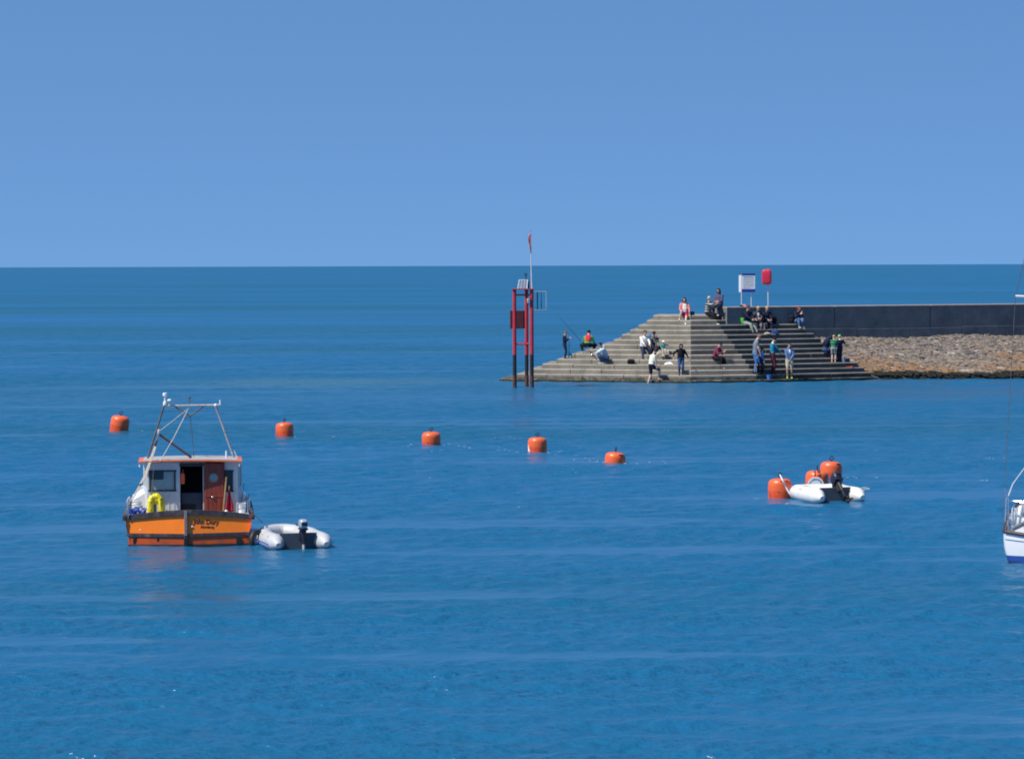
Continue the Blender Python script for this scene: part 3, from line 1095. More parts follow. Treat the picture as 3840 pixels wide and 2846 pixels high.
M_OR = mat('hull_orange', (0.96, 0.215, 0.008), rough=0.35, var=0.06, scale=2.5, dirt=((0.70, 0.16, 0.02), 4, 0.58, 0.8), spec=0.5)
M_OR2 = mat('hull_orange_low', (0.46, 0.068, 0.006), rough=0.35, var=0.15, scale=3, dirt=((0.2, 0.06, 0.02), 5, 0.5, 0.75))
M_ANTI = mat('antifouling_black', (0.010, 0.010, 0.011), rough=0.6, var=0.3)
M_RUB = mat('rubbing_timber', (0.060, 0.048, 0.052), rough=0.55, var=0.5, scale=9, dirt=((0.20, 0.17, 0.16), 7, 0.55, 0.75))
M_WHITE = mat('wheelhouse_white', (0.66, 0.67, 0.68), rough=0.4, var=0.05, scale=4, dirt=((0.5, 0.47, 0.42), 5, 0.6, 0.85))
M_DECK = mat('deck_grey', (0.30, 0.31, 0.32), rough=0.8)
M_TRIM = mat('roof_edge_orange', (0.62, 0.16, 0.06), rough=0.45, var=0.1)
M_ROOF = mat('roof_grey', (0.34, 0.33, 0.34), rough=0.7)
M_FRAME = mat('window_frame_dark', (0.03, 0.028, 0.032), rough=0.5)
M_WOOD = mat('door_wood', (0.20, 0.035, 0.018), rough=0.4, var=0.35, scale=5, stretch=(6, 6, 0.6))
M_INT = mat('cabin_interior', (0.018, 0.018, 0.022), rough=0.8)
M_ALU = mat('pole_metal', (0.42, 0.38, 0.37), rough=0.5, var=0.35, scale=14, metal=0.1)
M_DKPOLE = mat('pole_dark', (0.10, 0.085, 0.09), rough=0.6, var=0.4, scale=12)
M_ROPE = mat('rope_pale', (0.52, 0.46, 0.38), rough=0.9, var=0.2, scale=30)
M_WPL = mat('white_plastic', (0.80, 0.81, 0.80), rough=0.35, var=0.03)
M_YEL = mat('oilskin_yellow', (0.72, 0.62, 0.015), rough=0.45, var=0.2, scale=9, bump=0.6)
M_FLOAT = mat('float_orange', (0.85, 0.11, 0.03), rough=0.4, var=0.1)
M_BLK = mat('black_rubber', (0.012, 0.012, 0.013), rough=0.6, var=0.3)
M_STL = mat('stainless_rail', (0.62, 0.64, 0.66), rough=0.22, metal=0.85, var=0.05)
M_LET = mat('lettering_dark', (0.035, 0.012, 0.015), rough=0.5, var=0.05)

# hull: stations from transom to bow
HB = 1.27      # half breadth at the gunwale


def sheer(y):
    return 0.60 + 0.03 * (y / 5.2) + 0.42 * (y / 5.2) ** 2


def half(y):
    t = y / 5.2
    return HB * (1.0 - 0.02 * t) * (1 - max(0, (t - 0.35) / 0.65) ** 2.2)


stations = [0, 0.25, 0.6, 1.0, 1.6, 2.3, 3.0, 3.6, 4.2, 4.7, 5.0, 5.17]
ring_n = None
mb = MB()
rings = []
for y in stations:
    h = max(0.015, half(y)); s = sheer(y)
    flare = 1 - 0.05 - 0.25 * (y / 5.2) ** 2
    ring = [(h, s), (h * (0.99), s * 0.75), (h * flare * 1.005, 0.25), (h * flare * 0.985, 0.21), (h * flare * 0.965, 0.045), (h * flare * 0.93, -0.12), (h * 0.55, -0.25), (0.0, -0.33)]
    full = [(x, y, z) for x, z in ring] + [(-x, y, z) for x, z in reversed(ring[:-1])]
    rings.append(full)
nv_ = len(rings[0])
o = mb.add([p for r in rings for p in r], [])
segm = [0, 0, 0, 1, 2, 2, 2, 2, 2, 2, 1, 0, 0, 0]
for i in range(len(rings) - 1):
    for j in range(nv_ - 1):
        mb.f.append((i * nv_ + j, i * nv_ + j + 1, (i + 1) * nv_ + j + 1, (i + 1) * nv_ + j)); mb.mi.append(segm[j])
mb.build('hull', [M_OR, M_OR2, M_ANTI], boat, weld=True)

# transom: two flat halves meeting at a raised centre post
XC = -0.05
VD = -0.16
RK = 0.14
r0 = rings[0]


def tr_pt(x, z):
    lim = HB if x > 0 else -HB
    t = (x - XC) / (lim - XC)
    return V((x, VD * (1 - t), z))


def tr_top(x):
    return 0.60 + 0.115 * (1 - (abs(x) / HB) ** 1.8)


mb = MB()
zs = [-0.3, 0.045, 0.21, 0.25, 0.42, None]
for side in (1, -1):
    nx = 8
    cols = []
    for i in range(nx + 1):
        t = i / nx
        col = []
        for z in zs:
            zz = z
            x = lerp(XC, side * HB, t)
            if z is None:
                zz = tr_top(x)
            # follow the side of the hull
            k = 0.93 if zz < -0.05 else (0.95 if zz < 0.3 else 1.0 if zz > 0.55 else 0.955 + 0.045 * (zz - 0.25) / 0.3)
            x2 = lerp(XC, side * HB * k * 0.998, t)
            yy = VD * (1 - (x2 - XC) / (side * HB - XC)) + RK * zz
            col.append((x2, yy, zz))
        cols.append(col)
    o = mb.add([p for c in cols for p in c], [])
    m_ = len(zs)
    for i in range(nx):
        for j in range(m_ - 1):
            f = (o + i * m_ + j, o + (i + 1) * m_ + j, o + (i + 1) * m_ + j + 1, o + i * m_ + j + 1)
            mb.f.append(f); mb.mi.append([2, 1, 0, 0, 0][j])
transom = mb.build('transom', [M_OR, M_OR2, M_ANTI], boat, smooth=False)
# centre post and rubbing strakes
mb = MB(); mb.bbox((XC - 0.005, VD - 0.02 + RK * 0.46, 0.46), (0.065, 0.07, 0.51), 0.012, rot=Matrix.Rotation(-math.atan(RK), 3, 'X')); mb.build('stern_post', mat('post_grey', (0.16, 0.14, 0.15), rough=0.6, var=0.4, scale=9), transom, smooth=False)
mb = MB(); mb.bbox((XC - 0.005, VD - 0.03, 0.02), (0.085, 0.07, 0.34), 0.012); mb.build('rudder_stock', M_ANTI, transom, smooth=False)


def strake(mbx, zf, hgt, thick, off=0.0):
    """band along the transom and both sides"""
    for side in (1, -1):
        pts = []
        for i in range(7):
            x = lerp(XC, side * HB * (1.0 if zf else 0.955), i / 6)
            z = (tr_top(x) - hgt / 2 + 0.01) if zf else 0.225
            p = tr_pt(x * (1.0), z); p.y = VD * (1 - i / 6) - 0.01
            pts.append(p)
        for y in stations[1:]:
            s = sheer(y)
            h = half(y) * (1.0 if zf else (1 - 0.05 - 0.25 * (y / 5.2) ** 2))
            pts.append(V((side * (h + 0.01), y, (s - hgt / 2 + 0.01) if zf else 0.225)))
        mbx.tube(pts, [(thick, hgt / 2)] * len(pts), n=8, side=None)


mb = MB()
for side in (1, -1):
    for zf, hgt, th in ((True, 0.10, 0.045),):
        pts = []
        for i in range(9):
            t = i / 8
            x = lerp(XC, side * (HB + 0.02), t)
            pts.append(V((x, VD * (1 - t) - 0.004 + RK * 0.6, tr_top(min(abs(x), HB)) - 0.035)))
        for y in stations[1:]:
            pts.append(V((side * (half(y) + 0.015), y, sheer(y) - 0.03)))
        for i in range(len(pts) - 1):
            a, b = pts[i], pts[i + 1]
            d = (b - a); L = d.length
            n_ = V((d.y, -d.x, 0)).normalized() * 0.03
            u_ = V((0, 0, hgt / 2))
            mb.add([a + n_ - u_, a - n_ - u_, a - n_ + u_, a + n_ + u_, b + n_ - u_, b - n_ - u_, b - n_ + u_, b + n_ + u_],
                   [(0, 1, 2, 3), (4, 7, 6, 5), (0, 4, 5, 1), (1, 5, 6, 2), (2, 6, 7, 3), (3, 7, 4, 0)])
mb.build('gunwale', M_RUB, boat, smooth=False)
mb = MB()
for side in (1, -1):
    pts = []
    for i in range(9):
        t = i / 8
        pts.append(V((lerp(XC, side * (HB * 0.955), t), VD * (1 - t) - 0.006 + RK * 0.225, 0.225 + 0.012 * t)))
    for y in stations[1:-1]:
        pts.append(V((side * (half(y) * (1 - 0.05 - 0.25 * (y / 5.2) ** 2) + 0.008), y, 0.237 + 0.02 * y)))
    for i in range(len(pts) - 1):
        a, b = pts[i], pts[i + 1]
        d = (b - a)
        n_ = V((d.y, -d.x, 0)).normalized() * 0.024
        u_ = V((0, 0, 0.032))
        mb.add([a + n_ - u_, a - n_ - u_, a - n_ + u_, a + n_ + u_, b + n_ - u_, b - n_ - u_, b - n_ + u_, b + n_ + u_],
               [(0, 1, 2, 3), (4, 7, 6, 5), (0, 4, 5, 1), (1, 5, 6, 2), (2, 6, 7, 3), (3, 7, 4, 0)])
mb.build('rubbing_strake', M_RUB, boat, smooth=False)
for x, z, w_, h_ in ((-1.08, 0.13, 0.06, 0.13), (-0.62, 0.15, 0.035, 0.07), (1.0, 0.10, 0.10, 0.16)):
    t = (x - XC) / ((HB if x > 0 else -HB) - XC)
    mb = MB(); mb.bbox((x, VD * (1 - t) - 0.008 + RK * z, z), (w_, 0.02, h_), 0.006); mb.build('bracket', M_ANTI, transom, smooth=False)
mb = MB(); px_ = B(758, 1310); mb.ell((px_.x, VD * 0.93 - 0.006 + RK * px_.z, px_.z), (0.021, 0.012, 0.021)); mb.build('skin_fitting', M_WPL, transom)
px_ = B(300, 1335)
mb = MB(); mb.ell((px_.x, VD * 0.22 + RK * px_.z, px_.z), (0.014, 0.01, 0.014)); mb.build('skin_fitting', M_WPL, transom)

ang = math.atan2(-VD, HB - XC)
for nm, body, rx, ry, size, wdt, bold, sh in (('name_lettering', 'John Dory', 882, 1272, 0.13, 0.52, 0.004, 0.0), ('port_lettering', 'Aberdovey', 892, 1315, 0.07, 0.28, 0.002, 0.0)):
    p = B(rx, ry)
    t = (p.x - XC) / (HB - XC)
    ux = V((1, -VD / (HB - XC), 0)).normalized(); n_ = ux.cross(V((0, RK, 1))).normalized(); uy = n_.cross(ux)
    fr_m = Matrix((ux, uy, n_)).transposed().to_4x4()
    mw = Matrix.Translation(V((p.x, VD * (1 - t) + RK * p.z, p.z)) + n_ * 0.003) @ fr_m @ Matrix.Rotation(R_(-3.0), 4, 'Z')
    text_mesh(nm, body, size, M_LET, transom, mw, shear=sh, bold=bold, width=wdt)

# decks
mb = MB()
ns = 11
o = mb.add([(x, y, 0.40 if y < 2.0 else sheer(y) - 0.05) for y in [0.10] + stations[1:] for x in (-max(0.01, half(max(0, y)) - 0.03), max(0.01, half(max(0, y)) - 0.03))], [])
for i in range(len(stations) - 1):
    mb.f.append((o + 2 * i, o + 2 * i + 1, o + 2 * i + 3, o + 2 * i + 2)); mb.mi.append(0)
mb.build('deck', M_DECK, boat, smooth=False)

# wheelhouse
YA, YF = 0.90, 2.05       # aft bulkhead, front
tl, br = B(362, 735, YA), B(1160, 1200, YA)
XL, XR = tl.x, br.x
ZR = B(700, 740, YA).z
house = MB()
fl, fr = XL - 0.10, XR + 0.10
zb = 0.38
# doorway and windows cut out by building the aft bulkhead from panels
wl_, wr_ = B(385, 815, YA), B(606, 990, YA)
dl, dr = B(652, 762, YA), B(852, 1200, YA)
rl, rr_ = B(1048, 820, YA), B(1112, 1000, YA)
TH = 0.04


def pnl(x0, x1, z0, z1, mbx=house, y=YA, th=TH):
    mbx.box(((x0 + x1) / 2, y + th / 2, (z0 + z1) / 2), (x1 - x0, th, z1 - z0))


pnl(XL, wl_.x, zb, ZR); pnl(wl_.x, wr_.x, wl_.z, ZR); pnl(wl_.x, wr_.x, zb, wr_.z); pnl(wr_.x, dl.x, zb, ZR)
pnl(dl.x, dr.x, dl.z, ZR); pnl(dr.x, rl.x, zb, ZR); pnl(rl.x, rr_.x, rl.z, ZR); pnl(rl.x, rr_.x, zb, rr_.z); pnl(rr_.x, XR, zb, ZR)
# sides (a little wider forward) and front
for xa_, xf_ in ((XL, fl), (XR, fr)):
    s = 1 if xa_ > 0 else -1
    for (y0, y1, z0, z1) in ((YA + TH, YF, zb, 1.08), (YA + TH, YF, 1.52, ZR), (YA + TH, YA + 0.2, 1.08, 1.52), (1.40, 1.52, 1.08, 1.52), (YF - 0.15, YF, 1.08, 1.52)):
        x0 = lerp(xa_, xf_, (y0 - YA) / (YF - YA)); x1 = lerp(xa_, xf_, (y1 - YA) / (YF - YA))
        house.add([(x0, y0, z0), (x1, y1, z0), (x1, y1, z1), (x0, y0, z1), (x0 - s * TH, y0, z0), (x1 - s * TH, y1, z0), (x1 - s * TH, y1, z1), (x0 - s * TH, y0, z1)],
                  [(0, 1, 2, 3), (7, 6, 5, 4), (0, 4, 5, 1), (1, 5, 6, 2), (2, 6, 7, 3), (3, 7, 4, 0)])
house.box(((fl + fr) / 2, YF + 0.02, (zb + 1.08) / 2), (fr - fl, 0.04, 1.08 - zb))
house.box(((fl + fr) / 2, YF + 0.02, (1.52 + ZR) / 2), (fr - fl, 0.04, ZR - 1.52))
for x in (fl + 0.06, 0.02, fr - 0.06):
    house.box((x, YF + 0.02, 1.30), (0.12, 0.04, 0.44))
# plank joints on the lower aft panel as shallow battens
for i in range(5):
    x = lerp(wr_.x - 0.33, dl.x - 0.02, i / 4)
    house.box((x, YA - 0.004, 0.78), (0.012, 0.008, 0.6))
wh = house.build('wheelhouse', M_WHITE, boat, smooth=False)
# interior: dark lining and engine box, seen through the doorway
mb = MB()
mb.box(((XL + XR) / 2, YF - 0.2, 0.9), (XR - XL - 0.14, 0.02, 1.0))
mb.box(((dl.x + XL) / 2 + 0.02, 1.42, 1.0), (0.02, 0.95, 1.2))
mb.box((dr.x + 0.12, 1.42, 1.0), (0.02, 0.95, 1.2))
mb.box(((XL + XR) / 2, 1.45, zb + 0.015), (XR - XL - 0.1, 1.0, 0.03))
mb.box(((XL + XR) / 2, 1.45, ZR - 0.02), (XR - XL - 0.1, 1.0, 0.03))
mb.box(((XL + XR) / 2, YF - 0.02, 1.3), (XR - XL - 0.1, 0.01, 0.46))
mb.build('cabin_lining', M_INT, wh, smooth=False)
mb = MB()
e0, e1 = B(656, 1010, YA + 0.25), B(850, 1190, YA + 0.25)
mb.bbox(((e0.x + e1.x) / 2, YA + 0.40, (e0.z + 0.4) / 2), (e1.x - e0.x - 0.01, 0.3, e0.z - 0.4), 0.02, m=0)
mb.bbox(((e0.x + e1.x) / 2 - 0.06, YA + 0.235, 0.62), (0.26, 0.03, 0.26), 0.01, m=1)
mb.build('engine_box', [mat('engine_box_blue', (0.045, 0.065, 0.10), rough=0.6), M_INT], wh, smooth=False)
mb = MB(); mb.bbox(((dl.x + dr.x) / 2, YA - 0.012, dl.z + 0.0), (dr.x - dl.x + 0.02, 0.03, 0.07), 0.006); mb.build('door_rail', M_FRAME, wh, smooth=False)
M_GLASS = mat('wheelhouse_glass', (0.30, 0.38, 0.38), rough=0.08, var=0.12, scale=5, spec=0.6)
M_GLASSD = mat('dark_glass', (0.03, 0.045, 0.06), rough=0.08, spec=0.6)
for a, b, dark in ((wl_, wr_, False), (rl, rr_, True)):
    mb = MB()
    cx_, cz_, ww, hh = (a.x + b.x) / 2, (a.z + b.z) / 2, b.x - a.x, a.z - b.z
    t_ = 0.032
    mb.bbox((cx_, YA - 0.004, a.z), (ww + t_ * 2, 0.03, t_), 0.004); mb.bbox((cx_, YA - 0.004, b.z), (ww + t_ * 2, 0.03, t_), 0.004)
    mb.bbox((a.x, YA - 0.004, cz_), (t_, 0.03, hh - t_), 0.004); mb.bbox((b.x, YA - 0.004, cz_), (t_, 0.03, hh - t_), 0.004)
    fr_ = mb.build('window', M_FRAME, wh, smooth=False)
    mb = MB(); mb.box((cx_, YA + 0.012, cz_), (ww, 0.008, hh), m=0)
    if not dark:
        mb.box((a.x + ww * 0.30, YA + 0.006, a.z - hh * 0.24), (ww * 0.5, 0.008, hh * 0.40), m=1)
    mb.build('pane', [M_GLASSD if dark else M_GLASS, M_GLASSD], fr_, smooth=False)
for s, xa_, xf_ in ((-1, XL, fl), (1, XR, fr)):
    for y0, y1 in ((YA + 0.2, 1.40), (1.52, YF - 0.15)):
        x0 = lerp(xa_, xf_, (y0 - YA) / (YF - YA)) - s * 0.02; x1 = lerp(xa_, xf_, (y1 - YA) / (YF - YA)) - s * 0.02
        mb = MB(); mb.add([(x0, y0, 1.08), (x1, y1, 1.08), (x1, y1, 1.52), (x0, y0, 1.52), (x0 - s * .01, y0, 1.08), (x1 - s * .01, y1, 1.08), (x1 - s * .01, y1, 1.52), (x0 - s * .01, y0, 1.52)],
                          [(0, 1, 2, 3), (7, 6, 5, 4), (0, 4, 5, 1), (1, 5, 6, 2), (2, 6, 7, 3), (3, 7, 4, 0)])
        mb.build('side_window', M_GLASSD, wh, smooth=False)
# roof
e0, e1 = B(284, 735, 0.68), B(1200, 735, 0.68)
mb = MB()
n_r = 10
for (y0, y1, zofs, th_, inset, mi_) in ((0.68, YF + 0.08, 0.0, 0.026, 0.0, 0), (0.80, YF + 0.02, 0.026, 0.012, 0.10, 1)):
    vs = []
    for y in (y0, y1):
        for i in range(n_r + 1):
            x = lerp(e0.x + inset, e1.x - inset, i / n_r)
            z = ZR + 0.003 + zofs + 0.025 * (1 - ((x - (e0.x + e1.x) / 2) / 1.05) ** 2)
            vs += [(x, y, z), (x, y, z + th_)]
    o = mb.add(vs, [])
    w_ = (n_r + 1) * 2
    for i in range(n_r):
        a = o + 2 * i
        for f in ((a, a + 2, a + 2 + w_, a + w_), (a + 1, a + 1 + w_, a + 3 + w_, a + 3), (a, a + 1, a + 3, a + 2), (a + w_, a + 2 + w_, a + 3 + w_, a + 1 + w_)):
            mb.f.append(f); mb.mi.append(mi_)
    for a in (o, o + 2 * n_r):
        mb.f.append((a, a + w_, a + w_ + 1, a + 1)); mb.mi.append(mi_)
roof = mb.build('roof', [M_TRIM, M_ROOF], wh, smooth=False)
# small brackets under the eaves
for rx in (300, 1178):
    mb = MB(); p = B(rx, 760, 0.72); mb.ell((p.x, 0.72, ZR - 0.05), (0.022, 0.03, 0.05)); mb.build('deck_light', M_WPL, roof)
# open door folded back on the bulkhead
d0, d1 = B(862, 742, YA - 0.05), B(1045, 1190, YA - 0.05)
dw, dh = d1.x - d0.x, d0.z - 0.42
mb = MB()
mb.bbox((dw / 2, 0, 0.42 + dh / 2), (dw, 0.035, dh), 0.03)
mb.bbox((dw / 2, -0.02, 0.93), (dw * 0.9, 0.012, 0.02), 0.004)
for i in range(4):
    mb.box((dw * (0.2 + 0.2 * i), -0.0185, 0.70), (0.008, 0.006, 0.42))
door = mb.build('door', M_WOOD, boat, smooth=False)
door.location = (d0.x, YA - 0.05, 0); door.rotation_euler = (0, 0, R_(-4))
pc = B(950, 880, YA - 0.06)
mb = MB(); mb.torus((pc.x - d0.x, -0.022, pc.z), 0.088, 0.014, axis=(0, 1, 0), m=0); mb.lathe([(0.085, -0.004), (0.085, 0.004)], (pc.x - d0.x, -0.022, pc.z), n=24, m=1, axis=(0, 1, 0))
mb.build('porthole', [mat('porthole_rim', (0.25, 0.16, 0.10), rough=0.4), mat('porthole_glass', (0.20, 0.30, 0.32), rough=0.08, spec=0.7)], door)
pc = B(940, 1052, YA - 0.08)
mb = MB(); mb.ell((pc.x - d0.x, -0.035, pc.z), (0.022, 0.02, 0.02)); mb.build('handle', M_STL, door)

# gantry of poles on the roof
LP0, LP1 = B(365, 712, 1.55), B(512, 240, 1.55)
RP0, RP1 = B(1128, 706, 1.55), B(966, 240, 1.55)
LP0.z = RP0.z = ZR + 0.03
mb = MB(); mb.tube([LP0, LP1], 0.021, n=8); mb.build('gantry_leg', M_DKPOLE, boat)
mb = MB(); mb.tube([RP0, RP1], 0.022, n=8)
for t in (0.22, 0.5, 0.74):
    p = RP0.lerp(RP1, t); mb.tube([p, RP0.lerp(RP1, t + 0.02)], 0.027, n=8)
mb.build('gantry_leg', M_ALU, boat)
mb = MB(); mb.tube([LP1 + V((-0.02, 0, 0)), LP1.lerp(RP1, 0.5) + V((0, 0, 0.004)), RP1 + V((0.09, 0, 0.01))], 0.021, n=8); mb.build('gantry_bar', M_ALU, boat)
a, b, c = B(608, 245, 1.55), B(742, 330, 1.55), B(862, 248, 1.55)
mb = MB(); mb.tube([a, b], 0.013, n=6); mb.tube([c, b], 0.015, n=6); mb.tube([B(615, 250, 1.5), B(690, 350, 1.5), b], 0.008, n=5); mb.build('gantry_brace', M_DKPOLE, boat)
mb = MB(); mb.tube(bez([b, B(757, 480, 1.55), B(765, 600, 1.55), B(772, 705, 1.55)], 6), 0.008, n=5); mb.build('aerial_cable', M_DKPOLE, boat)
# lamp, dome, aerials on the bar
p0, p1 = B(522, 232, 1.55), B(521, 128, 1.55)
mb = MB(); mb.lathe([(0.04, 0), (0.036, 0.06), (0.018, 0.07), (0.017, 0.14), (0.022, 0.17), (0.045, 0.185), (0.046, 0.235), (0.03, 0.245)], (p0.x, 1.55, p0.z + 0.005), n=16); mb.build('mast_light', M_WPL, boat)
p0 = B(562, 192, 1.5)
mb = MB(); mb.ell((p0.x, 1.5, p0.z), (0.048, 0.048, 0.03)); mb.tube([(p0.x, 1.5, p0.z - 0.02), (p0.x - 0.01, 1.53, p0.z - 0.11)], 0.008, n=6); mb.build('satnav_dome', mat('dome_cream', (0.75, 0.74, 0.62), rough=0.4), boat)
mb = MB(); p0, p1 = B(738, 235, 1.55), B(737, 150, 1.55); mb.tube([p0, p1], 0.010, n=6); mb.ell(p1 + V((0, 0, -0.035)), (0.024, 0.024, 0.03)); mb.build('aerial', M_DKPOLE, boat)
mb = MB(); p0, p1 = B(1009, 240, 1.55), B(1008, 190, 1.55); mb.tube([p0, p1], 0.017, n=8); mb.build('aerial', M_WPL, boat)
mb = MB(); p0 = B(968, 237, 1.50); mb.ell(p0, (0.034, 0.03, 0.034)); mb.build('pole_end_cap', M_WPL, boat)
mb = MB(); p1 = B(1060, 642, 1.3); mb.tube([(p1.x, 1.3, ZR + 0.05), p1], 0.018, n=8); mb.build('aerial', M_WPL, boat)
# derrick boom, blocks and tackle
q0, q1 = B(742, 690, 1.2), B(468, 490, 1.0)
mb = MB(); mb.tube([q0, q1], 0.028, n=8); mb.tube([q0 + V((0, 0, 0.02)), (q0.x + 0.01, 1.2, ZR + 0.02)], 0.026, n=8); mb.build('derrick_boom', mat('boom_brown', (0.13, 0.105, 0.10), rough=0.6, var=0.3), boat)
mb = MB(); mb.bbox(q1 + V((-0.004, 0, 0.045)), (0.05, 0.05, 0.11), 0.018); mb.build('pulley_block', mat('block_pale', (0.62, 0.55, 0.50), rough=0.5), boat)
mb = MB()
mb.tube([q1 + V((0, 0, 0.05)), B(733, 262, 1.5)], 0.008, n=5); mb.build('topping_rope', M_ROPE, boat)
mb = MB(); mb.tube([B(728, 265, 1.5), B(600, 520, 1.0), B(478, 730, 0.66)], 0.009, n=5); mb.build('topping_rope', M_ROPE, boat)
bl = B(440, 566, 0.85)
mb = MB(); mb.tube([q1, bl], 0.012, n=5); mb.bbox(bl, (0.055, 0.06, 0.12), 0.02, rot=Matrix.Rotation(R_(25), 3, 'Y')); mb.build('pulley_block', M_DKPOLE, boat)
mb = MB()
for i in range(5):
    d_x = (i - 2) * 5.5
    mb.tube([bl + V(((i - 2) * 0.009, 0, -0.05)), B(345 + d_x, 862, 0.55), B(303 + d_x * 0.6, 930, 0.45)], 0.0075, n=5)
for i in range(2):
    mb.tube([B(303 + i * 6, 930, 0.45), B(212 + i * 14, 1082, 0.2)], 0.009, n=5)
mb.build('tackle', M_ROPE, boat)
mb = MB(); mb.bbox(B(297, 945, 0.44), (0.05, 0.05, 0.1), 0.018, rot=Matrix.Rotation(R_(35), 3, 'Y')); mb.build('pulley_block', M_DKPOLE, boat)
# thin stay in front of the aft window
mb = MB(); mb.tube([B(421, 742, 0.7), B(415, 870, 0.6), B(404, 1000, 0.5), B(403, 1165, 0.3)], 0.006, n=5); mb.build('stay_wire', M_DKPOLE, boat)
mb = MB(); mb.tube([B(1128, 640, 1.5), B(1165, 725, 1.2), B(1190, 745, 0.8)], 0.005, n=5); mb.build('stay_wire', M_ROPE, boat)
# rails round the quarters
for sgn in (1, -1):
    mb = MB()
    xs = [(0.62, 0.0), (0.98, 0.05), (1.2, 0.25), (1.22, 0.9), (1.2, 1.7)] if sgn > 0 else [(1.2, 0.02), (1.24, 0.3), (1.24, 0.9), (1.22, 1.7)]
    if sgn > 0:
        xs = [(0.99, 0.03), (1.19, 0.22), (1.23, 0.9), (1.2, 1.7)]
    tp = [V((sgn * x, y, 0.62 + (0.26 if i else 0.22))) for i, (x, y) in enumerate(xs)]
    mb.tube(bez(tp, 5), 0.013, n=6)
    mb.tube(bez([p - V((0, 0, 0.12)) for p in tp], 5), 0.009, n=6)
    for p in tp:
        mb.tube([(p.x, p.y, 0.58), p], 0.012, n=6)
    mb.build('stern_rail', M_STL, boat)
# small cabin trunk either side of the wheelhouse front
mb = MB()
mb.prism([(-1.06, 2.6), (1.06, 2.6), (0.85, 3.7), (-0.85, 3.7)], 0.5, 1.02)
mb.build('fore_cabin', M_WHITE, boat, smooth=False)
for sgn in (-1, 1):
    mb = MB()
    x0, x1 = (XR if sgn > 0 else -XL), 1.17
    o = mb.add([(sgn * x0, 1.5, 0.5), (sgn * x1, 1.5, 0.5), (sgn * x1, 1.5, 0.80), (sgn * x0, 1.5, 1.0), (sgn * x0, 2.58, 0.5), (sgn * x1, 2.58, 0.5), (sgn * x1, 2.58, 0.86), (sgn * x0, 2.58, 1.06)],
               [(0, 1, 2, 3), (7, 6, 5, 4), (0, 4, 5, 1), (1, 5, 6, 2), (2, 6, 7, 3), (3, 7, 4, 0)])
    mb.build('side_locker', M_WHITE, boat, smooth=False)
for (a, b) in (((1178, 1052), (1216, 933)), ((1246, 1082), (1257, 1028))):
    mb = MB(); p0, p1 = B(*a, 0.9), B(*b, 0.9); mb.tube([V((p0.x, p0.y, 0.62)), p1], 0.008, n=5); mb.build('whip_aerial', M_DKPOLE, boat)

# loose things aboard (each one a thing of its own)
mb = MB()
p0 = B(372, 1020, YA - 0.12) + bo_
ox = lambda rx, ry, dy: B(rx, ry, dy)
org = B(437, 1175, YA - 0.15); 
arch = []
L_, R2 = B(390, 1180, 0.72), B(482, 1180, 0.72)
topz = B(437, 1040, 0.72).z
path = [V((L_.x, 0.72, 0.42)), V((L_.x - 0.005, 0.72, 0.78)), V((L_.x + 0.01, 0.74, topz - 0.07)), V((L_.x + 0.07, 0.76, topz - 0.015)), V((R2.x - 0.07, 0.76, topz - 0.01)), V((R2.x - 0.005, 0.74, topz - 0.09)), V((R2.x + 0.01, 0.72, 0.78)), V((R2.x + 0.015, 0.72, 0.42))]
P_ = bez(path, 5)
rj = random.Random(4)
mb.tube([p - V((437 * 0, 0, 0)) for p in P_], [(0.062 * rj.uniform(0.88, 1.12), 0.058 * rj.uniform(0.85, 1.15)) for _ in P_], n=12)
mb.ell(((L_.x + R2.x) / 2, 0.76, topz - 0.08), (0.125, 0.05, 0.085), e=0.8)
ob = mb.build('oilskin_trousers', M_YEL, None, loc=bo_)
tag(ob, 'bright yellow oilskin trousers hung up below the wheelhouse window', 'oilskins')
mb = MB(); g = B(428, 1120, 0.82); mb.bbox((g.x, 0.82, 0.66), (0.07, 0.06, 0.48), 0.015)
tag(mb.build('engine_tiller', mat('grey_metal', (0.16, 0.18, 0.19), rough=0.5), None, smooth=False, loc=bo_), 'small grey steering post standing behind the yellow oilskins', 'steering post')
mb = MB(); a, b = B(655, 832, YA + 0.05), B(692, 932, YA + 0.05)
cx_ = (a.x + b.x) / 2 + 0.005
hh = (a.z - b.z) / 2
mb.ell((cx_, YA - 0.035, (a.z + b.z) / 2), (0.042, 0.035, hh), e=0.55, nu=16)
mb.tube([(cx_, YA - 0.035, a.z - 0.01), (cx_ + 0.004, YA - 0.02, a.z + 0.075)], 0.006, n=5)
tag(mb.build('hanging_float', M_FLOAT, None, loc=bo_), 'bright orange float hanging in the wheelhouse doorway', 'float')
mb = MB(); a, b = B(1060, 872, YA - 0.08), B(1024, 1190, YA - 0.3)
mb.bbox((a + V((b.x, b.y, 0.42))) / 2 if False else ((a.x + b.x) / 2, (a.y + b.y) / 2, (a.z + 0.44) / 2), (0.03, 0.045, (a.z - 0.44)), 0.006, rot=Matrix.Rotation(math.atan2(a.x - b.x, a.z - 0.44), 3, 'Y'))
tag(mb.build('timber_plank', mat('plank_pine', (0.46, 0.27, 0.11), rough=0.6, var=0.2), None, smooth=False, loc=bo_), 'pale timber plank leaning against the open brown door', 'plank')
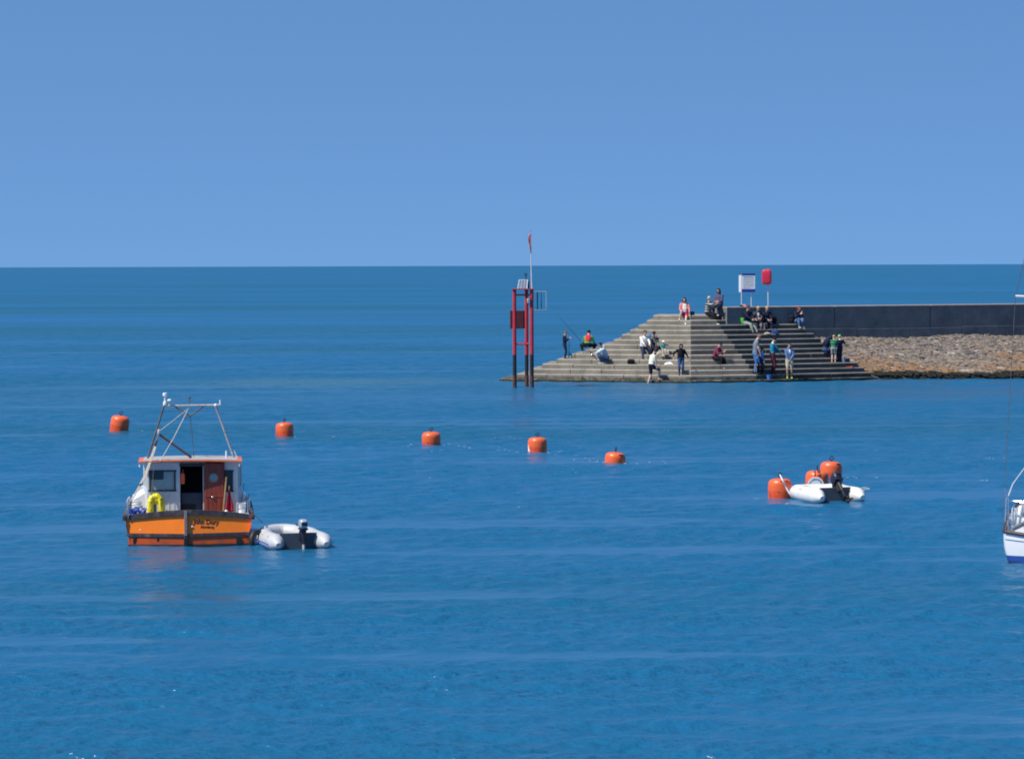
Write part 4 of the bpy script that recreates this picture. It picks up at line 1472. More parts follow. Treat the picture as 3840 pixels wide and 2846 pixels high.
# furled red flag on a short staff
mb = MB()
s0, s1 = B(1085, 985, YA - 0.15), B(1035, 1185, YA - 0.3)
n1 = 10
vs = []
for i in range(n1 + 1):
    t = i / n1
    z = lerp(s0.z - 0.02, 0.60, t)
    xl, xr = lerp(s0.x - 0.01, s0.x - 0.09, t), lerp(s0.x + 0.01, s0.x + 0.085, min(1, t * 1.1))
    for j in range(9):
        s = j / 8
        vs.append((lerp(xl, xr, s), s0.y + 0.025 * math.sin(s * 11 + t * 2), z - 0.03 * math.sin(s * 5)))
o = mb.add(vs, [(i * 9 + j, i * 9 + j + 1, (i + 1) * 9 + j + 1, (i + 1) * 9 + j) for i in range(n1) for j in range(8)])
fl_ = mb.build('ensign', mat('ensign_red', (0.36, 0.012, 0.035), rough=0.75, var=0.25, scale=6), None, loc=bo_)
md = fl_.modifiers.new('thickness', 'SOLIDIFY'); md.thickness = 0.008
tag(fl_, 'dark red cloth flag hanging limp beside the plank on the boat', 'flag')
mb = MB(); mb.tube([(s0.x + 0.002, s0.y + 0.03, s0.z + 0.07), (s0.x - 0.012, s0.y + 0.04, 0.4)], 0.009, n=6); mb.build('flag_staff', mat('plank_pine', (0.4, 0.3, 0.1)), fl_)
mb = MB(); p = B(1058, 1182, 0.35); mb.ell((p.x, 0.35, p.z), (0.036, 0.036, 0.036)); mb.lathe([(0.02, -0.3), (0.02, 0)], (p.x, 0.35, p.z), n=10)
tag(mb.build('ball_fender', M_WPL, None, loc=bo_), 'small white ball on a post just inside the transom below the red flag', 'fender')
# blue rope heap on the port quarter
mb = MB(); rj = random.Random(8)
for i in range(11):
    c = V((lerp(-1.16, -0.90, rj.random()), rj.uniform(0.08, 0.34), 0.66 + 0.02 * (i % 4) + rj.uniform(-0.02, 0.02)))
    mb.torus(c, rj.uniform(0.05, 0.09), 0.013, axis=(rj.gauss(0, 0.7), rj.gauss(0, 0.7), 1), n=14, k=6)
tag(mb.build('rope_heap', mat('rope_blue', (0.02, 0.08, 0.42), rough=0.8, var=0.3, scale=20), None, loc=bo_), 'heap of bright blue rope on the boat deck near the stern corner', 'rope')
for x in (-1.03, 1.05):
    mb = MB(); mb.box((x, 0.26, 0.60), (0.32, 0.34, 0.05)); mb.build('quarter_seat', M_WHITE, boat, smooth=False)
# pale coil above it
mb = MB()
for i in range(5):
    mb.torus((-1.05 + 0.02 * (i % 2), 0.55, 0.74 + 0.03 * i), 0.10 - 0.008 * i, 0.016, axis=(0.1 * (i % 3 - 1), 0.1, 1), n=18, k=6)
mb.bbox((-1.05, 0.55, 0.66), (0.2, 0.2, 0.1), 0.02)
tag(mb.build('rope_coil', mat('rope_white', (0.62, 0.64, 0.62), rough=0.9, var=0.1), None, loc=bo_), 'pale coiled rope on the side deck beside the wheelhouse of the orange boat', 'rope')
a, b = B(1160, 1108, 0.3), B(1235, 1195, 0.3)
mb = MB(); mb.lathe([(0.075, 0), (0.088, 0.19), (0.092, 0.195), (0.092, 0.205), (0.08, 0.205), (0.07, 0.02)], ((a.x + b.x) / 2, 0.34, 0.626), n=20)
bk = mb.build('bucket', M_WPL, None, loc=bo_)
tag(bk, 'white bucket standing behind the steel rail of the orange boat', 'bucket')

for o_ in list(COL.objects):
    if o_.parent is None and o_ is not boat and (V(o_.location) - bo_).length < 1e-6:
        o_.rotation_euler = (0, 0, BA)
# ------------------------------------------------------------------ inflatables


def inflatable(name, label, u, v, Y, rz, beam, length, rtube, mt, stripe=None, rise=0.14):
    p = at_y(u, v, Y); p.z = 0
    t = thing(name, label, 'dinghy', p, rz)
    hb = beam / 2
    zc = rtube * 0.72
    mbx = MB()
    ctrl = [(-hb, -0.38, zc - 0.03), (-hb, 0.0, zc), (-hb, length * 0.35, zc), (-hb * 0.96, length * 0.62, zc + 0.02), (-hb * 0.72, length * 0.85, zc + rise * 0.6), (-hb * 0.28, length * 0.975, zc + rise * 0.95),
            (0, length, zc + rise), (hb * 0.28, length * 0.975, zc + rise * 0.95), (hb * 0.72, length * 0.85, zc + rise * 0.6), (hb * 0.96, length * 0.62, zc + 0.02), (hb, length * 0.35, zc), (hb, 0.0, zc), (hb, -0.38, zc - 0.03)]
    P = bez(ctrl, 6)
    n_ = len(P)
    rad = []
    for i, pp in enumerate(P):
        d = min(i, n_ - 1 - i)
        k = [0.30, 0.48, 0.66, 0.82, 0.93, 1.0][min(d, 5)]
        rad.append(rtube * k)
    mbx.tube(P, rad, n=20, m=0)
    # seams
    for i in (12, 24, 36, 48, 60):
        mbx.tube([P[i] + (P[i + 1] - P[i]) * -0.1, P[i] + (P[i + 1] - P[i]) * 0.1], rtube * 1.012, n=20, m=1, cap=False)
    tube = mbx.build('tube', [mt, mat('seam_grey', (0.45, 0.48, 0.52), rough=0.5)], t)
    if stripe:
        for dz in (0.30, -0.02):
            mbx = MB()
            for sgn in (-1, 1):
                pts = [V((sgn * (abs(p_.x) + rtube * math.cos(math.asin(max(-1, min(1, dz - 0.35)))) * 1.0), p_.y, p_.z + rtube * (dz - 0.35))) for p_ in P[4:26]]
                mbx.tube(pts, 0.011, n=6)
            mbx.build('rubbing_stripe', stripe, tube)
    # grab line
    mbx = MB()
    for sgn in (-1, 1):
        pts = []
        idx = list(range(6, 30, 3))
        for a, i in enumerate(idx):
            p_ = P[i]
            pts.append(V((sgn * (abs(p_.x) + rtube * 0.72), p_.y, p_.z + rtube * (0.73 - (0.16 if a % 2 else 0)))))
        mbx.tube(bez(pts, 4), 0.008, n=5)
    mbx.build('grab_line', mat('line_grey', (0.32, 0.34, 0.38), rough=0.8), tube)
    mbx = MB(); mbx.bbox((0, 0.05, zc + 0.01), (beam - rtube * 1.2, 0.035, rtube * 1.9), 0.01)
    mbx.build('transom', mat('transom_navy', (0.075, 0.09, 0.115), rough=0.6), t, smooth=False)
    mbx = MB(); mbx.prism([(-hb, 0.07), (hb, 0.07), (hb * 0.95, length * 0.62), (hb * 0.3, length * 0.93), (-hb * 0.3, length * 0.93), (-hb * 0.95, length * 0.62)], 0.02, 0.07)
    mbx.build('floor', mat('floor_grey', (0.26, 0.28, 0.31), rough=0.7), t, smooth=False)
    mbx = MB(); mbx.bbox((0, length * 0.42, zc + rtube * 0.45), (beam - rtube, 0.2, 0.03), 0.01)
    mbx.build('seat', mat('seat_grey', (0.5, 0.52, 0.54), rough=0.6), t, smooth=False)
    return t, P


def outboard(parent, x, tilt, cowl, leg, tiller=True, lower=None, s=1.0):
    e = bpy.data.objects.new('outboard_motor', None); COL.objects.link(e)
    e.parent = parent; e.location = (x, -0.02, 0.36); e.rotation_euler = (tilt, 0, 0)
    lower = lower or leg
    mbx = MB(); mbx.ell((0, -0.04, 0.20 * s), (0.105 * s, 0.15 * s, 0.115 * s), e=0.62, nu=20, nv=14); c = mbx.build('cowling', cowl, e)
    mbx = MB(); mbx.bbox((0, -0.04, 0.085 * s), (0.20 * s, 0.27 * s, 0.05 * s), 0.02); mbx.bbox((0, -0.20 * s, 0.21 * s), (0.12, 0.012, 0.07), 0.004); mbx.build('cowling_base', M_NAVY, e)
    mbx = MB()
    mbx.tube([(0, -0.05, 0.08), (0, -0.06, -0.05), (0, -0.07, -0.22)], [(0.07, 0.08), (0.055, 0.07), (0.04, 0.06)], n=12, side=(1, 0, 0))
    mbx.bbox((0, 0.03, -0.06), (0.13, 0.10, 0.20), 0.02)
    mbx.build('clamp_bracket', leg, e)
    mbx = MB()
    mbx.tube([(0, -0.07, -0.20), (0, -0.08, -0.50), (0, -0.09, -0.66)], [(0.028, 0.05), (0.024, 0.045), (0.022, 0.06)], n=10, side=(1, 0, 0))
    mbx.bbox((0, -0.10, -0.48), (0.11, 0.20, 0.012), 0.005)
    mbx.ell((0, -0.10, -0.62), (0.035, 0.13, 0.035))
    lw = mbx.build('leg', lower, e)
    mbx = MB()
    for k in range(3):
        a = 2 * math.pi * k / 3
        mbx.ell((0.055 * math.cos(a), -0.235, -0.62 + 0.055 * math.sin(a)), (0.05, 0.010, 0.028), rot=Matrix.Rotation(-a, 3, 'Y'))
    mbx.build('propeller', leg, e)
    if tiller:
        mbx = MB(); mbx.tube([(0.0, 0.08, 0.09), (-0.05, 0.40, 0.13)], 0.016, n=8); mbx.build('tiller', M_BLK, e)
    return e


M_TUBE_G = mat('hypalon_grey', (0.44, 0.46, 0.485), rough=0.45, var=0.05, scale=3, dirt=((0.42, 0.42, 0.38), 4, 0.55, 0.8))
M_TUBE_W = mat('hypalon_white', (0.64, 0.64, 0.625), rough=0.42, var=0.04, scale=3, dirt=((0.56, 0.54, 0.48), 4, 0.58, 0.8))
M_SILV = mat('cowl_silver', (0.40, 0.46, 0.55), rough=0.25, metal=0.3, var=0.05)
ding, _ = inflatable('inflatable_dinghy', 'light grey inflatable dinghy with upright outboard moored beside the orange boat', 1120, 2050, 62.72, R_(16), 0.97, 1.75, 0.175, M_TUBE_G, mat('stripe_blue', (0.10, 0.16, 0.50), rough=0.5), 0.05)
om_ = outboard(ding, 0.08, 0.0, M_SILV, M_NAVY, lower=mat('leg_grey', (0.42, 0.43, 0.42), rough=0.4), s=0.85)
om_.location.z = 0.315
din2, P2 = inflatable('inflatable_dinghy', 'white inflatable dinghy with tilted black outboard floating among the orange buoys', 3134, 1877, 74.6, R_(19), 1.04, 1.6, 0.195, M_TUBE_W, None, -0.02)
ob2 = outboard(din2, 0.06, R_(-48), M_NAVY, M_BLK, tiller=False, s=1.1)
# dark hooked fender between the boat and the dinghy
mb = MB()
fp_ = at_y(952, 2010, 63.0)
mb.torus((0, 0, 0), 0.17, 0.055, axis=(0.75, -0.6, 0.1), n=24, k=10)
fd = mb.build('tyre_fender', M_BLK, None, loc=(bo_.x + 1.38, 63.0 + 0.32, 0.10))
tag(fd, 'black tyre fender hanging at the waterline between orange hull and grey dinghy', 'fender')
# painter from the boat to the dinghy
mb = MB()
a = bo_ + V((1.22, 0.4, 0.72)); b = at_y(978, 1952, 64.6)
mb.tube(bez([a, a.lerp(b, 0.5) + V((0, 0, -0.03)), b, b + V((0.02, 0.2, -0.05))], 6), 0.008, n=5)
tag(mb.build('mooring_rope', M_ROPE, None), 'thin pale rope tying the grey dinghy to the orange boat', 'rope')

# ------------------------------------------------------------------ buoys
M_BUOY = mat('buoy_orange', (0.80, 0.125, 0.030), rough=0.38, var=0.08, scale=3, dirt=((0.60, 0.15, 0.07), 5, 0.52, 0.8))
_t = M_BUOY.node_tree
_b = _t.nodes['Principled BSDF']; _src = _b.inputs['Base Color'].links[0].from_socket
_oi = _t.nodes.new('ShaderNodeObjectInfo'); _hs = _t.nodes.new('ShaderNodeHueSaturation')
_mr = _t.nodes.new('ShaderNodeMapRange'); _mr.inputs['To Min'].default_value = 0.92; _mr.inputs['To Max'].default_value = 1.04
_t.links.new(_oi.outputs['Random'], _mr.inputs['Value']); _t.links.new(_mr.outputs['Result'], _hs.inputs['Value'])
_t.links.new(_src, _hs.inputs['Color']); _t.links.new(_hs.outputs['Color'], _b.inputs['Base Color'])
M_BUOYW = mat('buoy_orange_wet', (0.66, 0.080, 0.018), rough=0.28, var=0.2, scale=6, dirt=((0.10, 0.045, 0.02), 9, 0.55, 0.8))
D_B = 0.575


def buoy_parts(root, water=None):
    mbx = MB()
    R0 = D_B / 2
    prof = [(0.02, -0.45), (R0 * 0.9, -0.45), (R0 * 0.985, -0.40), (R0, -0.2), (R0, 0.0), (R0 * 1.0, 0.17), (R0 * 1.0, 0.30), (R0 * 0.975, 0.355), (R0 * 0.90, 0.405), (R0 * 0.76, 0.437), (R0 * 0.5, 0.457), (R0 * 0.2, 0.466), (0.03, 0.468)]
    mbx.lathe(prof, n=40, mats=[1, 1, 1, 1, 1, 0, 0, 0, 0, 0, 0, 0])
    f = mbx.build('float', [M_BUOY, M_BUOYW], root)
    mbx = MB()
    mbx.tube([(0, 0, 0.455), (0, 0, 0.50)], 0.02, n=8)
    mbx.torus((0, 0, 0.55), 0.048, 0.012, axis=(0, 1, 0), n=18, k=6)
    mbx.build('ring', M_BLK, root)


b0 = thing('mooring_buoy', '', 'buoy', (0, 0, 0), group='orange mooring buoys in the harbour')
buoy_parts(b0)
BUOYS = [
    (446, 1618, 107.6, 0.03, 8, 1.10, 'orange buoy leaning to one side, behind the orange boat and beyond its gantry', 0),
    (1068, 1637, 104.06, -0.01, 1, 1.02, 'upright orange buoy with a thin eye, next along the row from the leaning buoy', 40),
    (1617, 1668.6, 98.9, -0.06, -1, 1.02, 'middle buoy of the five in the curving row, orange, between two upright ones', 20),
    (2014.8, 1696.6, 94.75, -0.01, 1, 1.0, 'orange buoy with a white patch by the water, in front of the stone pier', 0),
    (2304, 1735.6, 89.6, -0.17, 2, 1.02, 'orange buoy sunk low so that only its dome shows', 65),
    (2925.4, 1866.7, 75.97, 0.0, 0, 1.0, 'orange buoy that the white dinghy is tied to by a thick rope', 30),
    (3062.7, 1838, 78.5, 0.02, 2, 1.0, 'orange buoy numbered 15 directly behind the white dinghy', 80),
    (3115, 1792.7, 82.9, -0.03, 3, 1.0, 'orange buoy with a tall ring, standing behind the numbered buoy', 0),
]
buoys = []
for i, (u, v, Y, dz, tilt, s, lab, ringrot) in enumerate(BUOYS):
    if i == 0:
        r_ = b0
    else:
        r_ = b0.copy(); COL.objects.link(r_)
        for ch in [c for c in COL.objects if c.parent == b0]:
            c2 = ch.copy(); COL.objects.link(c2); c2.parent = r_
    p = at_y(u, v, Y)
    r_.location = (p.x, p.y, dz)
    r_.rotation_euler = (R_((1.5, -4, 3, -2, 4, -1, 1.5, -3)[i]), R_(tilt), R_(ringrot))
    r_.scale = (s, s, s)
    r_['label'] = lab
    buoys.append(r_)
M_MARK = mat('buoy_mark', (0.035, 0.010, 0.012), rough=0.6)
# number on the numbered buoy: laid on the shoulder of the dome
rot15 = Matrix.Rotation(R_(-80), 4, 'Z')
mw = rot15 @ Matrix.Translation((-0.03, -0.258, 0.400)) @ Matrix.Rotation(R_(56), 4, 'X')
tx = text_mesh('number', '15', 0.21, M_MARK, buoys[6], mw, bold=0.005)
# white round plate on its side
mb = MB()
mb.lathe([(0.205, -0.008), (0.205, 0.008)], (0, 0, 0), n=36, axis=(0, 1, 0), m=0)
rt = random.Random(2)
for i in range(13):
    a = R_(10 + i * 13.3)
    mb.box((0.155 * math.cos(a), -0.011, 0.155 * math.sin(a)), (0.030 * rt.uniform(0.5, 1), 0.006, 0.05 * rt.uniform(0.6, 1)), m=1, rot=Matrix.Rotation(math.pi / 2 - a, 3, 'Y'))
pl2 = mb.build('round_plate', [M_WPL, mat('plate_ink', (0.25, 0.26, 0.30))], buoys[6], smooth=False)
pl2.matrix_local = rot15 @ Matrix.Translation((-0.06, -0.315, 0.11))
# faded marks on two others, white scuff on one
for bi, locs in ((7, ((35, 0.05), (48, 0.04))), (5, ((5, 0.045), (32, 0.04))), (4, ((30, 0.05), (50, 0.04)))):
    mb = MB()
    for a, s in locs:
        an = R_(-90 + a) - R_(BUOYS[bi][7])
        c = V((math.cos(an) * 0.262, math.sin(an) * 0.262, 0.408))
        mb.ell(c, (s, 0.006, 0.018), rot=Matrix.Rotation(an + math.pi / 2, 3, 'Z') @ Matrix.Rotation(R_(42), 3, 'X'), nu=10, nv=6, e=0.7)
    mb.build('painted_mark', M_MARK, buoys[bi])
mb = MB()
vs = []
for i in range(6):
    for j in range(2):
        an = R_(-90 - 72 + 22 * (1 - i / 5) * j)
        vs.append((0.2905 * math.cos(an), 0.2905 * math.sin(an), 0.0 + 0.25 * i / 5))
mb.add(vs, [(2 * i, 2 * i + 1, 2 * i + 3, 2 * i + 2) for i in range(5)])
sf = mb.build('white_patch', M_WPL, buoys[3]); md = sf.modifiers.new('t', 'SOLIDIFY'); md.thickness = 0.004
# thick mooring line from the tied buoy to the white dinghy
mb = MB()
A_ = V(buoys[5].location) + V((0.0, 0.0, 0.545))
Bq = at_y(2800 + 640 / 3.715, 1650 + 790 / 3.715, 75.6)
mid = at_y(2800 + 540 / 3.715, 1650 + 640 / 3.715, 75.65)
mb.tube(bez([A_, at_y(2800 + 500 / 3.715, 1650 + 560 / 3.715, 75.62), mid, at_y(2800 + 590 / 3.715, 1650 + 735 / 3.715, 75.6), Bq], 6), 0.017, n=8)
tag(mb.build('mooring_line', mat('rope_thick_white', (0.62, 0.66, 0.74), rough=0.8, var=0.15, scale=40), None), 'thick white rope from a buoy eye down to the white dinghy', 'rope')
mb = MB()
a = at_y(2800 + 1580 / 3.715, 1650 + 680 / 3.715, 74.9)
mb.tube(bez([a, at_y(2800 + 1640 / 3.715, 1650 + 662 / 3.715, 74.8), at_y(2800 + 1715 / 3.715, 1650 + 682 / 3.715, 74.7), at_y(2800 + 1640 / 3.715, 1650 + 690 / 3.715, 74.7), a + V((0.02, 0, -0.03))], 6), 0.008, n=5)
mb.build('loose_line', M_ROPE, din2).matrix_parent_inverse = Matrix.Rotation(-R_(17), 4, 'Z') @ Matrix.Translation(-V(din2.location))

# ------------------------------------------------------------------ yacht at the edge of the picture
YY = 58.6
yo = at_y(3764 + 228, 2122, YY); yo.z = 0
yacht = thing('sailing_yacht', 'white hulled sailing yacht with blue waterline stripe, seen stern on, partly out of frame', 'yacht', yo, R_(-10.5))
LY = local_px(3757 + 228, YY)
q = lambda zx, zy, dy=0.0: LY(3740 + zx / 3.44, 1680 + zy / 3.44, dy)
M_YW = mat('gelcoat_white', (0.74, 0.75, 0.77), rough=0.25, var=0.03, scale=2)
M_YB = mat('bootstripe_blue', (0.02, 0.07, 0.30), rough=0.4)
M_YD = mat('antifoul_dark', (0.03, 0.012, 0.015), rough=0.7)
M_TEAK = mat('toerail_dark', (0.045, 0.028, 0.03), rough=0.5, var=0.3)
HW = 1.125
mb = MB()
sts = [(0.0, 0.97, 0.60), (0.08, 1.0, 0.60), (0.8, 1.0, 0.61), (2.0, 1.01, 0.63), (3.5, 0.98, 0.68), (5.0, 0.86, 0.75), (6.3, 0.4, 0.83), (7.2, 0.02, 0.9)]
rings = []
for y, k, s in sts:
    h = HW * k
    prof = [(1.0, s), (1.0, s * 0.8), (0.99, s * 0.55), (0.975, 0.24), (0.96, 0.175), (0.93, 0.06), (0.86, -0.08), (0.5, -0.3), (0.0, -0.42)]
    r_ = [(h * a, y, z) for a, z in prof]
    rings.append(r_ + [(-x, yy, z) for x, yy, z in reversed(r_[:-1])])
nv_ = len(rings[0])
mb.add([p for r_ in rings for p in r_], [])
sm = [0, 0, 0, 0, 1, 2, 2, 2, 2, 2, 2, 1, 0, 0, 0, 0]
sm = [0, 0, 0, 0, 1, 2, 2, 2] + [2, 2, 2, 1, 0, 0, 0, 0]
for i in range(len(rings) - 1):
    for j in range(nv_ - 1):
        mb.f.append((i * nv_ + j, i * nv_ + j + 1, (i + 1) * nv_ + j + 1, (i + 1) * nv_ + j)); mb.mi.append(sm[j])
# transom: rows across, gently rounded towards the eye
hlf = nv_ // 2
rowsT = []
for j in range(hlf + 1):
    x, y, z = rings[0][j]
    row = []
    for i in range(13):
        t = -1 + 2 * i / 12
        zz = z - (0.10 * (1 - abs(t) ** 1.5) if j == 0 else 0.05 * (1 - t * t) if j == 1 else 0)
        row.append((x * t, y - 0.26 * (1 - t * t), zz))
    rowsT.append(row)
o = mb.add([p for r_ in rowsT for p in r_], [])
for j in range(hlf):
    for i in range(12):
        mb.f.append((o + j * 13 + i, o + j * 13 + i + 1, o + (j + 1) * 13 + i + 1, o + (j + 1) * 13 + i)); mb.mi.append(sm[j])
mb.build('hull', [M_YW, M_YB, M_YD], yacht)
mb = MB()
pts = [V(p) + V((0, 0, 0.02)) for p in rowsT[0]]
mb.tube([p + V((0, -0.01, 0)) for p in pts], [(0.03, 0.035)] * 13, n=8)
for s in (-1, 1):
    mb.tube([V((s * HW * k, y, z + 0.02)) for y, k, z in sts], 0.03, n=8)
mb.build('toe_rail', M_TEAK, yacht)
mb = MB(); mb.tube([V(p) * 1.0 + V((0, -0.008, 0.0)) for p in [(x, y, z - 0.01) for x, y, z in [tuple(V(a).lerp(V(b), 0.9)) for a, b in zip(rowsT[0], rowsT[1])]]], 0.007, n=6); mb.build('styling_line', mat('line_bluegrey', (0.25, 0.33, 0.5)), yacht)
mb = MB(); mb.prism([(-1.05, 0.02), (1.05, 0.02), (1.08, 2.0), (1.05, 3.5), (0.85, 5.0), (0.4, 6.3), (-0.4, 6.3), (-0.85, 5.0), (-1.05, 3.5), (-1.08, 2.0)], 0.44, 0.53); mb.build('deck', M_YW, yacht, smooth=False)
mb = MB(); mb.bbox((0, 3.6, 0.78), (1.3, 2.6, 0.5), 0.12, seg=3); mb.build('coachroof', M_YW, yacht, smooth=False)
# pushpit
c0, c1 = q(124, 1010, 0.02), q(124, 625, 0.02)
zt_, zm_ = q(200, 690, 0).z, q(215, 885, 0).z
mb = MB()
mb.tube([(c0.x, 0.02, 0.58), c1], 0.014, n=8)
mb.tube(bez([c1 + V((0, 0, -0.10)), V((c0.x + 0.10, -0.10, zt_ + 0.0)), V((-0.45, -0.24, zt_ - 0.02)), V((0.45, -0.24, zt_ - 0.02)), V((-c0.x, 0.02, zt_))], 6), 0.011, n=6)
mb.tube(bez([V((c0.x, 0.02, zm_ + 0.05)), V((c0.x + 0.10, -0.10, zm_)), V((-0.45, -0.24, zm_ - 0.02)), V((0.45, -0.24, zm_ - 0.02)), V((-c0.x, 0.02, zm_))], 6), 0.009, n=6)
for x in (-0.72, -0.5, 0.5):
    mb.tube([(x, -0.17, 0.52), (x, -0.19, zt_ - 0.01)], 0.010, n=6)
for s in (-1, 1):
    mb.tube([(s * abs(c0.x), 0.02, zt_), (s * HW, 1.6, zt_ - 0.05), (s * HW * 1.08, 3.5, zt_)], 0.006, n=5)
    mb.tube([(s * HW * 1.02, 1.6, 0.6), (s * HW, 1.6, zt_ - 0.05)], 0.011, n=6)
mb.build('pushpit', M_STL, yacht)
for zx, zy0, zy1, lab in ((195, 770, 1015, 'slim white fender standing upright against the yacht stern rail, nearer the hull corner'), (286, 752, 1000, 'slim white fender leaning over behind the yacht stern rail')):
    a, b = q(zx, zy0, 0.12), q(zx - (0 if zx < 250 else 34), zy1, 0.12)
    mb = MB(); d = (b - a)
    mb.tube([a, a + d * 0.04, a + d * 0.1, a + d * 0.5, a + d * 0.93, b], [0.016, 0.03, 0.042, 0.046, 0.046, 0.03], n=14)
    mb.tube([a - V((0, 0, 0.01)), a + V((0, -0.05, 0.04))], 0.005, n=5)
    fe_ = mb.build('fender', M_WPL, None, loc=yo); fe_.rotation_euler = (0, 0, R_(-10.5))
    tag(fe_, lab, 'fender', 'white fenders on the yacht')
mb = MB(); a, b = q(160, 1065, 0.3), q(360, 965, 0.9); mb.tube([a, b], 0.045, n=10); mb.build('tiller', mat('tiller_cover', (0.16, 0.18, 0.21), rough=0.8), yacht)
a = q(155, 940, 0.05)
mb = MB(); mb.tube([(a.x, 0.05, 0.56), a], 0.018, n=8); mb.ell((a.x - 0.04, 0.05, 0.60), (0.06, 0.05, 0.03)); mb.build('cleat', M_STL, yacht)
# mast, spreader, boom, stays
MX, MY = 0.0, 3.4
mb = MB(); mb.tube([(MX, MY, 0.9), (MX, MY, 9.5)], [0.06, 0.05], n=12); mb.build('mast', M_STL, yacht)
sl_ = LY(3794, 1111, MY)
mb = MB(); mb.tube([(MX, MY, sl_.z - 0.05), sl_], 0.028, n=8); mb.tube([(MX, MY, sl_.z - 0.05), (-sl_.x, MY, sl_.z)], 0.028, n=8); mb.build('spreader', M_PALE, yacht)
mb = MB()
for s in (-1, 1):
    x = s * abs(sl_.x)
    mb.tube([(MX, MY, 9.3), (x, MY, sl_.z), (s * HW * 1.1, MY, 0.66)], 0.0065, n=5)
mb.build('shroud', M_DKPOLE, yacht)
k0 = q(344, 240, 0.25); k1 = q(180, 470, 0.1)
mb = MB(); mb.tube([c1, k1, k0, (0.0, 0.7, 3.4), (MX, MY - 0.1, 9.4)], [0.012, 0.011, 0.008, 0.006, 0.006], n=6); mb.tube([(-c1.x, 0.02, c1.z), (-k1.x, k1.y, k1.z), (-k0.x, k0.y, k0.z), (0.0, 0.7, 3.4)], 0.01, n=6); mb.build('backstay', M_PALE, yacht)
mb = MB(); mb.tube([(MX, MY - 0.1, 1.75), (MX, 0.9, 1.7)], 0.05, n=10); mb.build('boom', M_PALE, yacht)

# ------------------------------------------------------------------ people
SKIN = mat('skin', (0.52, 0.30, 0.21), rough=0.55, var=0.08, scale=12)
SKIN_L = mat('skin_fair', (0.62, 0.38, 0.29), rough=0.55, var=0.06, scale=12)
EYE_M = mat('eye_dark', (0.02, 0.015, 0.012), rough=0.3)


def cloth(name, col, var=0.22):
    return mat('cloth_' + name, col, rough=0.85, var=var, scale=14, bump=0.4, spec=0.2)


C = {k: cloth(k, v) for k, v in {
    'navy': (0.012, 0.018, 0.045), 'black': (0.008, 0.008, 0.012), 'jeans': (0.045, 0.085, 0.19), 'darkjeans': (0.018, 0.026, 0.06),
    'palejeans': (0.10, 0.19, 0.36), 'white': (0.72, 0.72, 0.68), 'cream': (0.66, 0.68, 0.56), 'paleblue': (0.42, 0.52, 0.60), 'green': (0.07, 0.33, 0.05),
    'teal': (0.02, 0.22, 0.33), 'tealkid': (0.03, 0.30, 0.27), 'maroon': (0.10, 0.022, 0.035), 'plum': (0.20, 0.035, 0.075), 'peach': (0.62, 0.22, 0.20), 'pink': (0.42, 0.02, 0.10),
    'greytee': (0.15, 0.19, 0.24), 'kidblue': (0.015, 0.07, 0.32), 'brightblue': (0.02, 0.16, 0.62), 'slate': (0.10, 0.17, 0.33), 'khaki': (0.44, 0.41, 0.32),
    'purplegrey': (0.085, 0.07, 0.14), 'greygreen': (0.22, 0.26, 0.24), 'camo': (0.30, 0.34, 0.33), 'greybrown': (0.24, 0.25, 0.24), 'darkgrey': (0.05, 0.065, 0.075),
    'lime': (0.42, 0.62, 0.06), 'yellow': (0.75, 0.62, 0.03), 'redpack': (0.55, 0.03, 0.06), 'sole': (0.55, 0.55, 0.50), 'shoedark': (0.035, 0.03, 0.03), 'beige': (0.42, 0.36, 0.27),
    'hairbrown': (0.06, 0.03, 0.018), 'hairdark': (0.014, 0.010, 0.010), 'hairblond': (0.44, 0.33, 0.15), 'hairgrey': (0.42, 0.38, 0.34), 'hairred': (0.22, 0.05, 0.025), 'hairginger': (0.20, 0.085, 0.045),
    'greencap': (0.16, 0.62, 0.14), 'bluetowel': (0.012, 0.045, 0.19), 'capdark': (0.012, 0.014, 0.03)}.items()}
STRIPE_G = stripe_mat('cloth_green_stripes', (0.03, 0.26, 0.12), (0.006, 0.02, 0.03), 7.5, duty=0.55)
STRIPE_M = stripe_mat('cloth_mixed_stripes', (0.025, 0.05, 0.09), (0.50, 0.52, 0.46), 8.5, duty=0.5, c3=(0.45, 0.22, 0.10))


def ik(a, b, l1, l2, pole):
    d = b - a
    L = d.length
    if L > (l1 + l2) * 0.999:
        b = a + d * ((l1 + l2) * 0.999 / L); d = b - a; L = d.length
    k = (l1 * l1 - l2 * l2 + L * L) / (2 * L)
    h = math.sqrt(max(0, l1 * l1 - k * k))
    u = d / L
    p = V(pole) - u * V(pole).dot(u)
    if p.length < 1e-5:
        p = u.orthogonal()
    return a + u * k + p.normalized() * h, b


